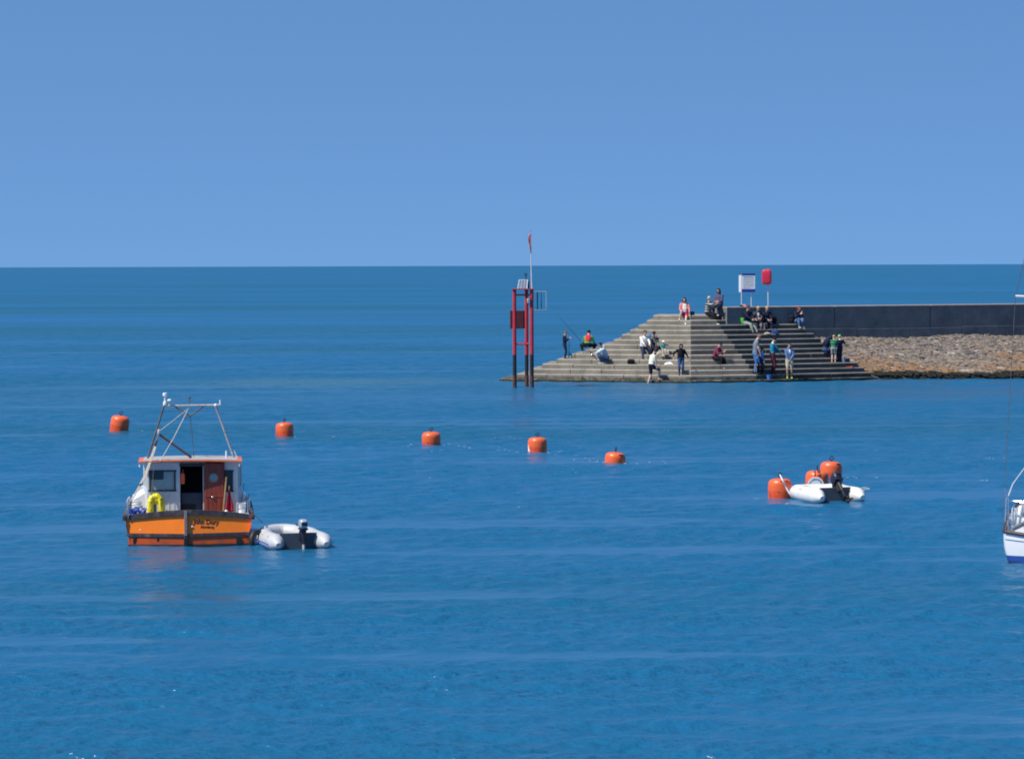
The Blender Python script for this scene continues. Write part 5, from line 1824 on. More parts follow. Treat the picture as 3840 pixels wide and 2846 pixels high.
def person(label, pos, yaw, H, top, bottom, shoe, hair=None, pose='stand', lean=6, pelvis=None, ankles=None, hands=None, sleeve='long', legs='long',
           hairlen=0.0, hat=None, hatbrim=None, hood=None, headpitch=8, headyaw=0, skin=SKIN, bulk=1.0, knees=None, elbows=None, twist=0, group='people on the pier', collar=None, name='person', sitdrop=0.46, front=None):
    """local frame: x to the person's own right hand side, y forward, z up; yaw 0 looks away from the eye"""
    s = H / 1.72
    root = thing(name, label, 'person', pos, R_(yaw), group)
    if pelvis is None:
        pelvis = {'stand': (0, 0, 0.93 * s), 'sit': (0, -0.13 * s, 0.095 * s), 'crouch': (0, -0.17 * s, 0.30 * s)}[pose]
    if ankles is None:
        ankles = {'stand': [(-0.10 * s, -0.01, 0.075 * s), (0.10 * s, 0.03, 0.075 * s)], 'sit': [(-0.11 * s, 0.30 * s, -sitdrop + 0.075 * s), (0.11 * s, 0.26 * s, -sitdrop + 0.075 * s)],
                  'crouch': [(-0.12 * s, -0.04, 0.08 * s), (0.12 * s, 0.06, 0.075 * s)]}[pose]
    if hands is None:
        hands = {'stand': [(-0.25, 0.06, 0.83), (0.25, 0.06, 0.83)], 'sit': [(-0.10, 0.24, 0.20), (0.10, 0.24, 0.20)], 'crouch': [(-0.12, 0.36, 0.45), (0.12, 0.36, 0.42)]}[pose]
    pel = V(pelvis)
    ln = R_(lean)
    up = V((0, math.sin(ln), math.cos(ln)))
    fwd = V((0, math.cos(ln), -math.sin(ln)))
    tw = Matrix.Rotation(R_(twist), 3, up)
    side = tw @ V((1, 0, 0))
    spine = [pel + V((0, 0, -0.06 * s)), pel, pel + (up * 0.5 + V((0, 0, 0.5))) * 0.13 * s]
    waist = spine[-1]
    chest = waist + up * 0.20 * s - fwd * 0.01 * s
    shld = chest + up * 0.155 * s - fwd * 0.012 * s
    nk0 = shld + up * 0.055 * s
    hp = R_(headpitch)
    hup = V((0, math.sin(ln * 0.45 + hp * 0.6), math.cos(ln * 0.45 + hp * 0.6)))
    nk1 = nk0 + hup * 0.075 * s + V((0, 0.012 * s, 0))
    HS = s ** 0.72 if s < 1 else s          # children have larger heads for their height
    Rh = tw @ Matrix.Rotation(R_(headyaw), 3, 'Z') @ Matrix.Rotation(-(ln * 0.35 + hp), 3, 'X')
    head = nk1 + Rh @ V((0, 0.022 * HS, 0.095 * HS))
    mats = [skin, top, bottom, shoe, EYE_M, collar or top, front[0] if front else top]
    mb = MB()
    b = bulk
    G = 1.13
    # torso
    TS = [pel + V((0, 0.0, -0.075 * s)), pel + V((0, 0, -0.02 * s)), waist - up * 0.05 * s, waist, waist.lerp(chest, 0.5), chest, chest.lerp(shld, 0.6), shld, nk0, nk0 + hup * 0.02 * s]
    RX = [0.135, 0.165, 0.160 * b, 0.150 * b, 0.158 * b, 0.172, 0.172, 0.145, 0.070, 0.056]
    RY = [0.10, 0.118, 0.113 * b, 0.108 * b, 0.112 * b, 0.118, 0.108, 0.085, 0.062, 0.054]
    mm = [2, 2, 1, 1, 1, 1, 1, 1, 5, 0]
    mb.tube(TS, [(rx * s * (G if i_ < 8 else 1), ry * s * (G if i_ < 8 else 1)) for i_, (rx, ry) in enumerate(zip(RX, RY))], n=20, side=side, mats=mm)
    mb.tube([nk0 - up * 0.02 * s, nk1 + hup * 0.03 * s], [0.056 * s, 0.050 * s], n=12, m=0)
    # head: skull, jaw, nose, ears
    mb.ell(head + Rh @ V((0, -0.006 * HS, 0.018 * HS)), (0.076 * HS, 0.093 * HS, 0.092 * HS), m=0, rot=Rh, nu=18, nv=12)
    mb.ell(head + Rh @ V((0, 0.022 * HS, -0.055 * HS)), (0.056 * HS, 0.062 * HS, 0.062 * HS), m=0, rot=Rh, nu=14, nv=10)
    mb.ell(head + Rh @ V((0, 0.092 * HS, -0.018 * HS)), (0.014 * HS, 0.022 * HS, 0.026 * HS), m=0, rot=Rh, nu=8, nv=6)
    mb.ell(head + Rh @ V((0, 0.078 * HS, -0.063 * HS)), (0.026 * HS, 0.012 * HS, 0.011 * HS), m=0, rot=Rh, nu=8, nv=6)
    for sx in (-1, 1):
        mb.ell(head + Rh @ V((sx * 0.077 * HS, -0.008 * HS, -0.012 * HS)), (0.012 * HS, 0.020 * HS, 0.032 * HS), m=0, rot=Rh, nu=8, nv=6)
    fingers = []
    l1, l2 = 0.285 * s, 0.255 * s
    for k, sx in enumerate((-1, 1)):
        S = shld + side * (sx * 0.175 * s) - up * 0.005 * s
        Wt = V(hands[k]) * s if pose != 'free' else V(hands[k])
        Wt = V((Wt.x, Wt.y, Wt.z))
        pole = V(elbows[k]) if elbows else V((sx * 0.6, -0.7, -0.5))
        E, Wr = ik(S, Wt, l1, l2, pole)
        sm = {'long': (1, 1), 'short': (0.55, 0), 'none': (0, 0), 'three': (1, 0.45)}[sleeve]
        loose = 1.30 if sleeve == 'long' else 1.08
        npt = 7
        mb.ell(S, (0.064 * s, 0.062 * s, 0.062 * s), m=1 if sm[0] > 0 else 0, nu=12, nv=8)
        pts = [S.lerp(E, i / npt) for i in range(npt + 1)]
        mb.tube(pts, [lerp(0.058, 0.044, i / npt) * s * loose * (1.12 if i / npt < sm[0] and sm[0] < 1 else 1) for i in range(npt + 1)], n=12, mats=[1 if i / npt < sm[0] else 0 for i in range(npt + 1)])
        mb.ell(E, (0.046 * s * loose,) * 3, m=1 if sm[0] >= 1 else 0, nu=10, nv=8)
        pts = [E.lerp(Wr, i / npt) for i in range(npt + 1)]
        mb.tube(pts, [lerp(0.044, 0.029, (i / npt) ** 0.8) * s * (1.12 if i / npt < sm[1] else 1) for i in range(npt + 1)], n=12, mats=[1 if i / npt < sm[1] * 0.97 else 0 for i in range(npt + 1)])
        d = (Wr - E).normalized()
        # palm
        lat = d.cross(V((sx, 0.2, 0.1))).normalized()
        nrm_ = d.cross(lat).normalized()
        qm = Matrix((lat, nrm_, d)).transposed()
        hs = s ** 0.8
        pc_ = Wr + d * 0.045 * hs
        mb.ell(pc_, (0.040 * hs, 0.018 * hs, 0.055 * hs), m=0, rot=qm, nu=10, nv=8)
        fingers.append((pc_, d, lat, nrm_, sx, hs))
    for k, sx in enumerate((-1, 1)):
        Hh = pel + side * (sx * 0.088 * s) + V((0, 0, -0.03 * s))
        A = V(ankles[k])
        pole = V(knees[k]) if knees else V((sx * 0.15, 1.0, 0.35))
        K, A2 = ik(Hh, A, 0.425 * s, 0.42 * s, pole)
        lm = {'long': (1, 1), 'shorts': (0.82, 0), 'knee': (1, 0.15), 'none': (0.3, 0)}[legs]
        lo_ = 1.24 if legs == 'long' else 1.05
        npt = 9
        mb.ell(Hh, (0.09 * s, 0.095 * s, 0.09 * s), m=2, nu=14, nv=10)
        pts = [Hh.lerp(K, i / npt) for i in range(npt + 1)]
        mb.tube(pts, [lerp(0.088, 0.058, i / npt) * s * lo_ * (1.22 if i / npt < lm[0] and lm[0] < 1 else 1) for i in range(npt + 1)], n=14, mats=[2 if i / npt < lm[0] else 0 for i in range(npt + 1)])
        mb.ell(K, (0.060 * s * lo_,) * 3, m=2 if lm[0] >= 1 else 0, nu=12, nv=8)
        pts = [K.lerp(A2, i / npt) for i in range(npt + 1)]
        calf = [0.056, 0.057, 0.059, 0.058, 0.054, 0.049, 0.044, 0.040, 0.038, 0.037]
        mb.tube(pts, [r * s * (1.35 if i / npt < lm[1] * 0.97 else 1.0) for i, r in enumerate(calf)], n=12, mats=[2 if i / npt < lm[1] * 0.97 else 0 for i in range(npt + 1)])
        # foot
        fd = V((sx * 0.18, 1, 0)).normalized()
        if pose == 'crouch' and A.z > 0.1 * s:
            fd = (fd + V((0, 0, -0.45))).normalized()
        fs_ = s ** 0.85
        f_lat = V((fd.y, -fd.x, 0)).normalized()
        qf = Matrix((f_lat, fd, f_lat.cross(fd))).transposed()
        mb.ell(A2 + fd * 0.065 * fs_ + V((0, 0, -0.040 * s)), (0.046 * fs_, 0.128 * fs_, 0.036 * fs_), m=3, rot=qf, nu=14, nv=8, e=0.85)
        mb.ell(A2 + V((0, 0, -0.015 * s)), (0.042 * s, 0.05 * s, 0.05 * s), m=3, nu=10, nv=8)
    # fuse into one continuous surface
    src_v = [V(p) for p in mb.v]
    cent = [(sum((src_v[i] for i in f), V()) / len(f), m_) for f, m_ in zip(mb.f, mb.mi)]
    kd = KDTree(len(cent))
    for i, (c_, m_) in enumerate(cent):
        kd.insert(c_, i)
    kd.balance()
    me = bpy.data.meshes.new('body_src'); me.from_pydata([tuple(p) for p in src_v], [], mb.f)
    bm = bmesh.new(); bm.from_mesh(me); bmesh.ops.recalc_face_normals(bm, faces=bm.faces[:]); bm.to_mesh(me); bm.free()
    tmp = bpy.data.objects.new('body_src', me); COL.objects.link(tmp)
    md = tmp.modifiers.new('fuse', 'REMESH'); md.mode = 'VOXEL'; md.voxel_size = 0.0135 * max(0.62, s); md.use_smooth_shade = True
    ms = tmp.modifiers.new('relax', 'SMOOTH'); ms.factor = 0.45; ms.iterations = 3
    dg = bpy.context.evaluated_depsgraph_get()
    bme = bpy.data.meshes.new_from_object(tmp.evaluated_get(dg))
    bpy.data.objects.remove(tmp); bpy.data.meshes.remove(me)
    bme.materials.clear()
    mi = []
    for p in bme.polygons:
        _, i, _d = kd.find(p.center)
        m_ = cent[i][1]
        if front and m_ == 1:
            d_ = p.center - waist
            if abs(d_.dot(side) - front[4]) < front[1] * s and front[2] * s < d_.dot(up) < front[3] * s and d_.dot(fwd) > 0.055 * s:
                m_ = 6
        mi.append(m_)
    # fingers and eyes join the same mesh
    fb = MB()
    for pc_, d, lat, nrm_, sx, hs in fingers:
        for j in range(4):
            off = lat * ((j - 1.5) * 0.019 * hs)
            L = [0.062, 0.072, 0.068, 0.052][j] * hs
            cu = nrm_ * (0.012 + 0.004 * j) * hs * sx
            p0 = pc_ + d * 0.042 * hs + off
            fb.tube([p0 - d * 0.02 * hs, p0 + d * L * 0.45 + cu * 0.4, p0 + d * L * 0.8 + cu * 1.3, p0 + d * L + cu * 2.3], [0.0085 * hs, 0.0085 * hs, 0.0075 * hs, 0.006 * hs], n=6, m=0)
        t0 = pc_ - d * 0.012 * hs + lat * (0.034 * hs)
        fb.tube([t0, t0 + (lat * 0.8 + d * 0.7) * 0.028 * hs, t0 + (lat * 0.6 + d * 1.1) * 0.05 * hs], [0.011 * hs, 0.010 * hs, 0.007 * hs], n=6, m=0)
    for sx in (-1, 1):
        fb.ell(head + Rh @ V((sx * 0.031 * HS, 0.083 * HS, 0.004 * HS)), (0.010 * HS, 0.008 * HS, 0.007 * HS), m=4, nu=8, nv=6)
    n0 = len(bme.vertices)
    vs = [tuple(v.co) for v in bme.vertices] + fb.v
    fs = [tuple(p.vertices) for p in bme.polygons] + [tuple(i + n0 for i in f) for f in fb.f]
    me2 = bpy.data.meshes.new('body'); me2.from_pydata(vs, [], fs)
    for m_ in mats:
        me2.materials.append(m_)
    me2.polygons.foreach_set('material_index', mi + fb.mi)
    me2.polygons.foreach_set('use_smooth', [True] * len(fs))
    me2.update()
    bpy.data.meshes.remove(bme)
    ob = bpy.data.objects.new('body', me2); COL.objects.link(ob); ob.parent = root
    # hair, hats, hoods
    if hair is not None and not (hood and hood[1] == 'up'):
        hb = MB()
        k = 1.0

        def sq(p):
            # open the cap over the face
            q_ = V(p)
            if q_.y > 0.035 * HS and q_.z < 0.045 * HS:
                q_.z = 0.045 * HS + (q_.z - 0.045 * HS) * 0.05
                q_.y *= 0.90
            elif q_.z < -0.03 * HS:
                q_.z = -0.03 * HS + (q_.z + 0.03 * HS) * (0.55)
            return q_
        hb.ell(head + Rh @ V((0, -0.014 * HS, 0.030 * HS)), (0.087 * HS, 0.102 * HS, 0.097 * HS), rot=Rh, nu=20, nv=14, squash=sq)
        if hairlen > 0:
            back = head + Rh @ V((0, -0.06 * HS, -0.02 * HS))
            hb.tube([back + V((0, 0, 0.05 * HS)), back + V((0, -0.012 * HS, -0.05 * HS)), back + V((0, -0.02 * HS, -hairlen * 0.6)), back + V((0, -0.005, -hairlen))], [(0.075 * HS, 0.045 * HS), (0.088 * HS, 0.05 * HS), (0.085 * HS, 0.04 * HS), (0.05 * HS, 0.025 * HS)], n=14, side=Rh @ V((1, 0, 0)))
            for sx in (-1, 1):
                sd = head + Rh @ V((sx * 0.074 * HS, 0.01 * HS, 0.02 * HS))
                hb.tube([sd, sd + V((sx * 0.008, 0.0, -0.06 * HS)), sd + V((sx * 0.004, 0.004, -min(hairlen, 0.2) * 0.9))], [0.026 * HS, 0.03 * HS, 0.016 * HS], n=8)
        hb.build('hair', hair, root)
    if hat is not None:
        hb = MB()
        c_ = head + Rh @ V((0, -0.008 * HS, 0.048 * HS))
        hb.ell(c_, (0.096 * HS, 0.112 * HS, 0.088 * HS), rot=Rh, nu=18, nv=12, squash=lambda p: V((p.x, p.y, max(p.z, -0.006))))
        if hatbrim == 'peak':
            hb.ell(c_ + Rh @ V((0, 0.11 * HS, 0.0)), (0.07 * HS, 0.075 * HS, 0.010 * HS), rot=Rh, nu=14, nv=6)
        elif hatbrim == 'full':
            hb.ell(c_ + Rh @ V((0, 0, -0.004)), (0.145 * HS, 0.16 * HS, 0.022 * HS), rot=Rh, nu=20, nv=6)
        hb.build('hat', hat, root)
    if hood is not None:
        hb = MB()
        if hood[1] == 'up':
            def sqh(p):
                q_ = V(p)
                if q_.y > 0.05 * HS:
                    q_.y = 0.05 * HS + (q_.y - 0.05 * HS) * 0.25
                return q_
            hb.ell(head + Rh @ V((0, -0.022 * HS, 0.012 * HS)), (0.110 * HS, 0.118 * HS, 0.132 * HS), rot=Rh, nu=20, nv=14, squash=sqh)
            hb.tube([nk0 - up * 0.03, nk1 + V((0, -0.02 * s, 0.03))], [0.11 * s, 0.085 * s], n=14)
        else:
            hb.ell(nk0 - fwd * 0.085 * s + up * 0.02 * s, (0.115 * s, 0.06 * s, 0.085 * s), rot=Matrix.Rotation(-ln - 0.4, 3, 'X'), nu=16, nv=10, e=0.85)
        hb.build('hood', hood[0], root)
    root['_anchor'] = 0
    del root['_anchor']
    W_ = Matrix.Translation(pos) @ Matrix.Rotation(R_(yaw), 4, 'Z')
    back_c = chest - fwd * 0.16 * s
    return dict(root=root, W=W_, chest=W_ @ chest, back=W_ @ back_c, up=up, s=s, head=W_ @ head, hands=[W_ @ f[0] for f in fingers], yaw=R_(yaw), lean=ln, fwd=fwd)


AWAY, CAM_, RIGHT, LEFT = 0, 180, -90, 90


def at_step(u, k, inset=0.22):
    return tread(u, k, inset)


# A  boy at the far end
pA = person('boy in navy standing at the tip of the steps with hands raised to his face', at_step(2117, 4, 0.25), RIGHT - 8, 1.32, C['navy'], C['darkjeans'], C['shoedark'], C['hairginger'],
            hands=[(-0.05, 0.30, 1.27), (0.06, 0.30, 1.30)], hood=None, skin=SKIN_L, lean=2, headpitch=14)
# C  angler crouching in a pale jacket
pC = person('angler in a pale blue grey jacket crouching low on the steps with a rod', at_step(2262, 3, 0.22), LEFT + 14, 1.70, C['paleblue'], C['jeans'], C['sole'], C['hairdark'], pose='crouch', lean=30,
            hands=[(-0.10, 0.50, 0.50), (0.12, 0.52, 0.44)], headpitch=14, hood=(C['paleblue'], 'down'))
# B  person with the red pack, on the far flank of the pier head
pb_ = at_step(2206, 5, 0.2)
pB_pos = V((pb_.x, pb_.y + 1.0, z_k(5)))
pB = person('person in green jacket and dark cap, back turned, wearing a red rucksack', pB_pos, AWAY - 12, 1.68, C['green'], C['black'], C['beige'], C['hairdark'], pose='crouch', lean=38,
            hands=[(-0.30, 0.30, 0.34), (0.32, 0.30, 0.36)], pelvis=(0, -0.10, 0.42), ankles=[(-0.24, 0.0, 0.08), (0.18, 0.06, 0.08)], hat=C['capdark'], headpitch=6, knees=[(-0.7, 0.8, 0.4), (0.7, 0.8, 0.4)])
# D  man in a white shirt
pD = person('man in a white shirt and dark jeans sitting on the bright side of the steps', at_step(2418, 6, 0.02), CAM_ + 14, 1.76, C['white'], C['darkjeans'], C['shoedark'], C['hairbrown'], pose='sit',
            lean=10, hands=[(-0.16, 0.30, 0.22), (0.12, 0.34, 0.24)], ankles=[(-0.16, 0.28, -0.40), (0.20, 0.40, -0.52)], bulk=1.15, headyaw=12)
# F  companion beside him
pF = person('person in a dark jacket and cap sitting beside the man in the white shirt', at_step(2452, 6, 0.02), CAM_ - 6, 1.62, C['darkgrey'], C['darkjeans'], C['shoedark'], C['hairbrown'], pose='sit', lean=8,
            hands=[(-0.14, 0.30, 0.25), (-0.34, 0.34, 0.22)], hat=C['capdark'], hatbrim='peak')
# E  bather at the water edge
pE_ = tread(2440, 0, -0.20); pE_.z = -0.07
pE = person('person in a cream top and navy shorts stepping up out of the water', pE_, RIGHT + 24, 1.68, C['cream'], C['navy'], SKIN_L, C['hairbrown'], pose='stand', lean=14, sleeve='short', legs='shorts',
            ankles=[(-0.09, -0.10, 0.075), (0.13, 0.36, 0.28)], pelvis=(0, 0.04, 0.90), hands=[(-0.22, 0.22, 0.92), (0.24, 0.22, 0.86)], skin=SKIN_L, bulk=1.15, headpitch=24)
# G  toddler in the sun hat
pG = person('toddler in a white sun hat and teal top sitting on the steps', at_step(2488, 5, 0.05) + V((0, 0, 0.20)), CAM_ + 10, 0.86, C['tealkid'], C['khaki'], C['sole'], C['hairblond'], pose='sit', legs='shorts', sitdrop=0.22,
            hands=[(-0.34, 0.22, 0.62), (0.20, 0.24, 0.24)], hat=C['white'], hatbrim='full', skin=SKIN_L)
# J  hooded figure
pJ = person('teenager in a black hooded top and jeans standing with arms held out', at_step(2553, 1, 0.20), CAM_ + 6, 1.45, C['black'], C['jeans'], C['shoedark'], None, hands=[(-0.42, 0.16, 0.94), (0.44, 0.14, 1.02)],
            hood=(C['black'], 'up'), headpitch=26, lean=5, bulk=1.2, elbows=[(-0.8, -0.4, 0.1), (0.8, -0.4, 0.1)])
# K  woman at the top edge
pK = person('woman in a peach cardigan and pink shorts sitting on the top edge with bare legs', at_step(2567, 13, 0.05), CAM_ - 4, 1.66, C['peach'], C['pink'], C['sole'], C['hairbrown'], pose='sit', legs='shorts',
            hairlen=0.16, hands=[(-0.24, 0.16, 0.14), (0.16, 0.20, 0.20)], ankles=[(-0.05, 0.50, -0.40), (0.24, 0.24, -0.20)], bulk=1.3, lean=4, skin=SKIN_L, headpitch=14, front=(C['white'], 0.085, -0.14, 0.36, 0))
# L  striped jumper
pL = person('grey haired person in a striped jumper sitting on the top edge, hands raised', at_step(2664, 13, 0.06), CAM_ + 52, 1.74, STRIPE_M, C['black'], C['sole'], C['hairgrey'], pose='sit', lean=8,
            hands=[(-0.06, 0.36, 0.56), (0.10, 0.38, 0.64)], elbows=[(-0.5, 0.1, -1), (0.5, 0.1, -1)], ankles=[(-0.12, 0.42, -0.40), (0.10, 0.44, -0.40)], bulk=1.15, headpitch=-4)
# M  woman on the end of the wall
mpos = V((w_l.x, w_l.y, Z_WALL)) + tan_(A_R).to_3d() * 0.16 + V((-math.sin(A_R), math.cos(A_R), 0)) * 0.55
pM = person('woman in a purple grey jumper with long dark hair sitting up on the wall end', mpos + V((-0.26, -0.12, 0)), CAM_ - 28, 1.70, C['purplegrey'], C['darkjeans'], C['sole'], C['hairdark'], pose='sit', hairlen=0.18, lean=4,
            hands=[(-0.08, 0.20, 0.24), (0.08, 0.20, 0.24)], ankles=[(-0.16, 0.34, -0.38), (0.08, 0.36, -0.40)], bulk=1.2)
# group under the wall
pN1 = person('person in a navy jacket and pale trousers sitting against the wall beside the green bag', at_step(2806, 11, 0.04), CAM_ + 42, 1.76, C['navy'], C['greygreen'], C['shoedark'], C['hairbrown'], pose='sit', lean=10,
             hands=[(-0.12, 0.34, 0.26), (0.10, 0.34, 0.26)], ankles=[(-0.10, 0.52, -0.39), (0.12, 0.46, -0.39)], headpitch=16)
pN2 = person('blond person in an open dark jacket, middle of the trio against the wall', at_step(2843, 11, 0.04), CAM_ + 12, 1.70, C['darkgrey'], C['darkjeans'], C['shoedark'], C['hairblond'], pose='sit', lean=10,
             hands=[(-0.06, 0.28, 0.28), (0.08, 0.28, 0.30)], ankles=[(-0.10, 0.34, -0.38), (0.12, 0.36, -0.38)], headpitch=22, front=(C['white'], 0.05, -0.02, 0.36, 0))
pN3 = person('fair haired person in dark clothes sitting between the blond person and a black rucksack', at_step(2877, 11, 0.04), CAM_ + 16, 1.66, C['navy'], C['darkjeans'], C['beige'], C['hairblond'], pose='sit', lean=10,
             hands=[(-0.10, 0.28, 0.24), (0.08, 0.30, 0.24)], ankles=[(-0.12, 0.34, -0.39), (0.12, 0.36, -0.39)])
pO = person('red haired person in a navy jumper and blue jeans sitting alone against the wall', at_step(2992, 11, 0.04), CAM_ + 34, 1.68, C['navy'], C['palejeans'], C['beige'], C['hairred'], pose='sit', lean=22,
            hands=[(0.02, 0.34, 0.52), (0.12, 0.34, 0.50)], ankles=[(-0.08, 0.22, -0.15), (0.14, 0.28, -0.15)], hairlen=0.10, headpitch=8, skin=SKIN_L)
# P  maroon jumper
pP = person('person in a plum jumper and dark trousers sitting hunched halfway down the steps', at_step(2690, 4, 0.04), CAM_ + 62, 1.72, C['plum'], C['black'], C['sole'], C['hairdark'], pose='sit', lean=28,
            hands=[(-0.05, 0.34, 0.40), (0.10, 0.34, 0.36)], ankles=[(-0.06, 0.34, -0.37), (0.16, 0.30, -0.37)], headpitch=18)
# Q, S, R  the family near the bottom
pQ = person('tall man in a grey t shirt and blue jeans looking down at two children', at_step(2833, 1, 0.28), RIGHT + 10, 1.88, C['greytee'], C['palejeans'], C['shoedark'], C['hairginger'], sleeve='short', lean=8, headpitch=34,
            hands=[(-0.20, 0.18, 0.84), (0.20, 0.18, 0.86)], skin=SKIN_L)
pS = person('small child in bright blue with a yellow panel standing in front of the tall man', at_step(2840, 1, 0.10), RIGHT - 42, 0.95, C['brightblue'], C['black'], C['shoedark'], C['hairdark'], hands=[(-0.25, 0.14, 0.9), (0.25, 0.14, 0.9)], lean=4, front=(C['yellow'], 0.09, 0.02, 0.30, 0))
pR = person('boy in a royal blue jacket and black trousers standing beside the tall man', at_step(2856, 1, 0.12), RIGHT + 16, 1.24, C['kidblue'], C['black'], C['shoedark'], C['hairdark'], collar=C['white'], lean=2, skin=SKIN_L,
            hands=[(-0.23, 0.10, 0.86), (0.23, 0.10, 0.86)])
pT = person('person in a teal jumper and maroon trousers standing side on holding something out', at_step(2897, 1, 0.20), RIGHT + 6, 1.74, C['teal'], C['maroon'], C['shoedark'], C['hairdark'], collar=C['white'], lean=4, headpitch=24,
            hands=[(-0.14, 0.40, 0.98), (0.14, 0.42, 0.98)], skin=SKIN_L)
pU = person('man in a slate blue hooded top, khaki shorts and lime green shoes facing the harbour', at_step(2960, 0, 0.22), CAM_ + 4, 1.68, C['slate'], C['khaki'], C['lime'], C['hairbrown'], legs='shorts', lean=2,
            hands=[(-0.04, 0.22, 0.98), (0.10, 0.24, 0.94)], hood=(C['slate'], 'down'), bulk=1.05, elbows=[(-1, -0.5, -0.2), (1, -0.5, -0.2)], front=(C['white'], 0.03, 0.22, 0.40, 0))
# V, W, X  children by the stones
pV = person('child in a green striped top and grey shorts standing back turned by the stone bank', at_step(3126, 3, 0.24), AWAY - 20, 1.30, STRIPE_G, C['camo'], SKIN_L, C['hairblond'], legs='shorts', lean=8, skin=SKIN_L, hands=[(-0.2, 0.22, 0.9), (0.2, 0.26, 0.94)])
pW = person('child in navy with a bright green cap standing at the stones', at_step(3150, 3, 0.22), AWAY + 24, 1.30, C['navy'], C['navy'], C['shoedark'], C['hairblond'], hat=C['greencap'], hatbrim='peak', lean=4, hands=[(-0.2, 0.2, 0.9), (0.36, 0.30, 1.26)], collar=C['white'])
pX = person('person in blue jeans squatting under a large navy rucksack beside the green striped child', at_step(3103, 4, 0.30), RIGHT + 22, 1.66, C['navy'], C['jeans'], C['shoedark'], C['hairdark'], pose='crouch', lean=44, hands=[(-0.14, 0.46, 0.34), (0.14, 0.46, 0.34)], pelvis=(0, -0.14, 0.40))

# ------------------------------------------------------------------ things people have with them


def rucksack(label, p, m, straps, yaw=0.0, tilt=0.0, size=(0.30, 0.20, 0.46), trim=None, group=None):
    r = thing('rucksack', label, 'bag', p, yaw, group)
    r.rotation_euler = (tilt, 0, yaw)
    w_, d_, h_ = size
    mbx = MB(); mbx.ell((0, 0, h_ / 2), (w_ / 2, d_ / 2, h_ / 2), e=0.55, nu=22, nv=16); mbx.build('pack', m, r)
    mbx = MB(); mbx.ell((0, -d_ * 0.48, h_ * 0.36), (w_ * 0.34, d_ * 0.22, h_ * 0.24), e=0.6, nu=16, nv=10); mbx.build('pocket', trim or m, r)
    for sx in (-1, 1):
        mbx = MB()
        mbx.tube(bez([(sx * w_ * 0.25, d_ * 0.42, h_ * 0.92), (sx * w_ * 0.34, d_ * 0.75, h_ * 0.75), (sx * w_ * 0.32, d_ * 0.62, h_ * 0.3), (sx * w_ * 0.3, d_ * 0.4, h_ * 0.12)], 5), [(0.022, 0.007)] * 16, n=8)
        mbx.build('strap', straps, r)
    mbx = MB(); mbx.torus((0, d_ * 0.2, h_ * 0.98), 0.035, 0.008, axis=(0, 1, 0), n=14, k=6, a0=0, a1=math.pi); mbx.build('handle', straps, r)
    return r


def holdall(label, p, m, size, yaw=0.0, e=0.5):
    r = thing('bag', label, 'bag', p, yaw)
    w_, d_, h_ = size
    mbx = MB(); mbx.ell((0, 0, h_ / 2), (w_ / 2, d_ / 2, h_ / 2), e=e, nu=20, nv=12); mbx.build('body', m, r)
    mbx = MB(); mbx.torus((0, 0, h_ * 0.92), w_ * 0.2, 0.010, axis=(0, 1, 0), n=16, k=6, a0=0, a1=math.pi); mbx.build('handle', C['black'], r)
    return r


def pail(label, p, m, r0, r1, h, tilt=0):
    b_ = thing('bucket', label, 'bucket', p)
    mbx = MB(); mbx.lathe([(r0, 0), (r1, h), (r1 + 0.008, h), (r1 + 0.008, h + 0.012), (r1 - 0.006, h + 0.012), (r0 - 0.004, 0.015)], n=24); mbx.build('body', m, b_)
    mbx = MB(); mbx.torus((0, 0, h), r1, 0.004, axis=(0, 1, 0.5), n=18, k=5, a0=0, a1=math.pi); mbx.build('handle', C['white'], b_)
    return b_


bp = pB['back'] + V((0, -0.02, -0.30))
rk = rucksack('red and black rucksack worn on the back of the person in green', bp, C['redpack'], C['black'], pB['yaw'], -pB['lean'] * 0.75, (0.30, 0.20, 0.46))
bx_ = pX['back']
rucksack('large navy rucksack on the back of the squatting person in jeans', bx_ + V((-0.05, -0.04, -0.22)), C['navy'], C['black'], pX['yaw'], -pX['lean'] * 0.7, (0.34, 0.26, 0.54))
rucksack('black rucksack standing on the steps at the open end of the seated trio', at_step(2903, 11, 0.18), C['black'], C['navy'], R_(10), 0.0, (0.24, 0.20, 0.40))
rucksack('dark navy rucksack leaning behind the red haired person', at_step(2968, 11, 0.20), C['capdark'], C['black'], R_(-10), R_(6), (0.30, 0.20, 0.44))
holdall('small black bag lying by the hip of the woman in peach', at_step(2596, 13, 0.18), C['navy'], (0.22, 0.16, 0.20))
holdall('black holdall with a pale patch on the lower steps near the white shirted man', at_step(2366, 3, 0.2), C['black'], (0.36, 0.22, 0.25))
gb = thing('shopping_bag', 'bright green shopping bag leaning on the wall beside the navy jacket', 'bag', at_step(2786, 11, 0.22))
mb = MB(); mb.bbox((0, 0, 0.16), (0.20, 0.10, 0.32), 0.03, rot=Matrix.Rotation(R_(-8), 3, 'Y')); mb.build('body', mat('bag_green', (0.08, 0.50, 0.06), rough=0.5, var=0.25, scale=10), gb)
mb = MB(); mb.torus((-0.03, 0, 0.32), 0.06, 0.008, axis=(0, 1, 0), n=14, k=6, a0=0, a1=math.pi); mb.build('handle', C['white'], gb)
pbg = thing('paper_bag', 'tan paper carrier bag standing between the legs of the seated trio', 'bag', at_step(2859, 10, 0.12), R_(8))
mb = MB(); mb.bbox((0, 0, 0.13), (0.25, 0.12, 0.26), 0.012); mb.bbox((0.02, -0.02, 0.27), (0.22, 0.06, 0.03), 0.01); mb.build('body', mat('kraft_paper', (0.46, 0.32, 0.18), rough=0.8, var=0.15, scale=10), pbg, smooth=False)
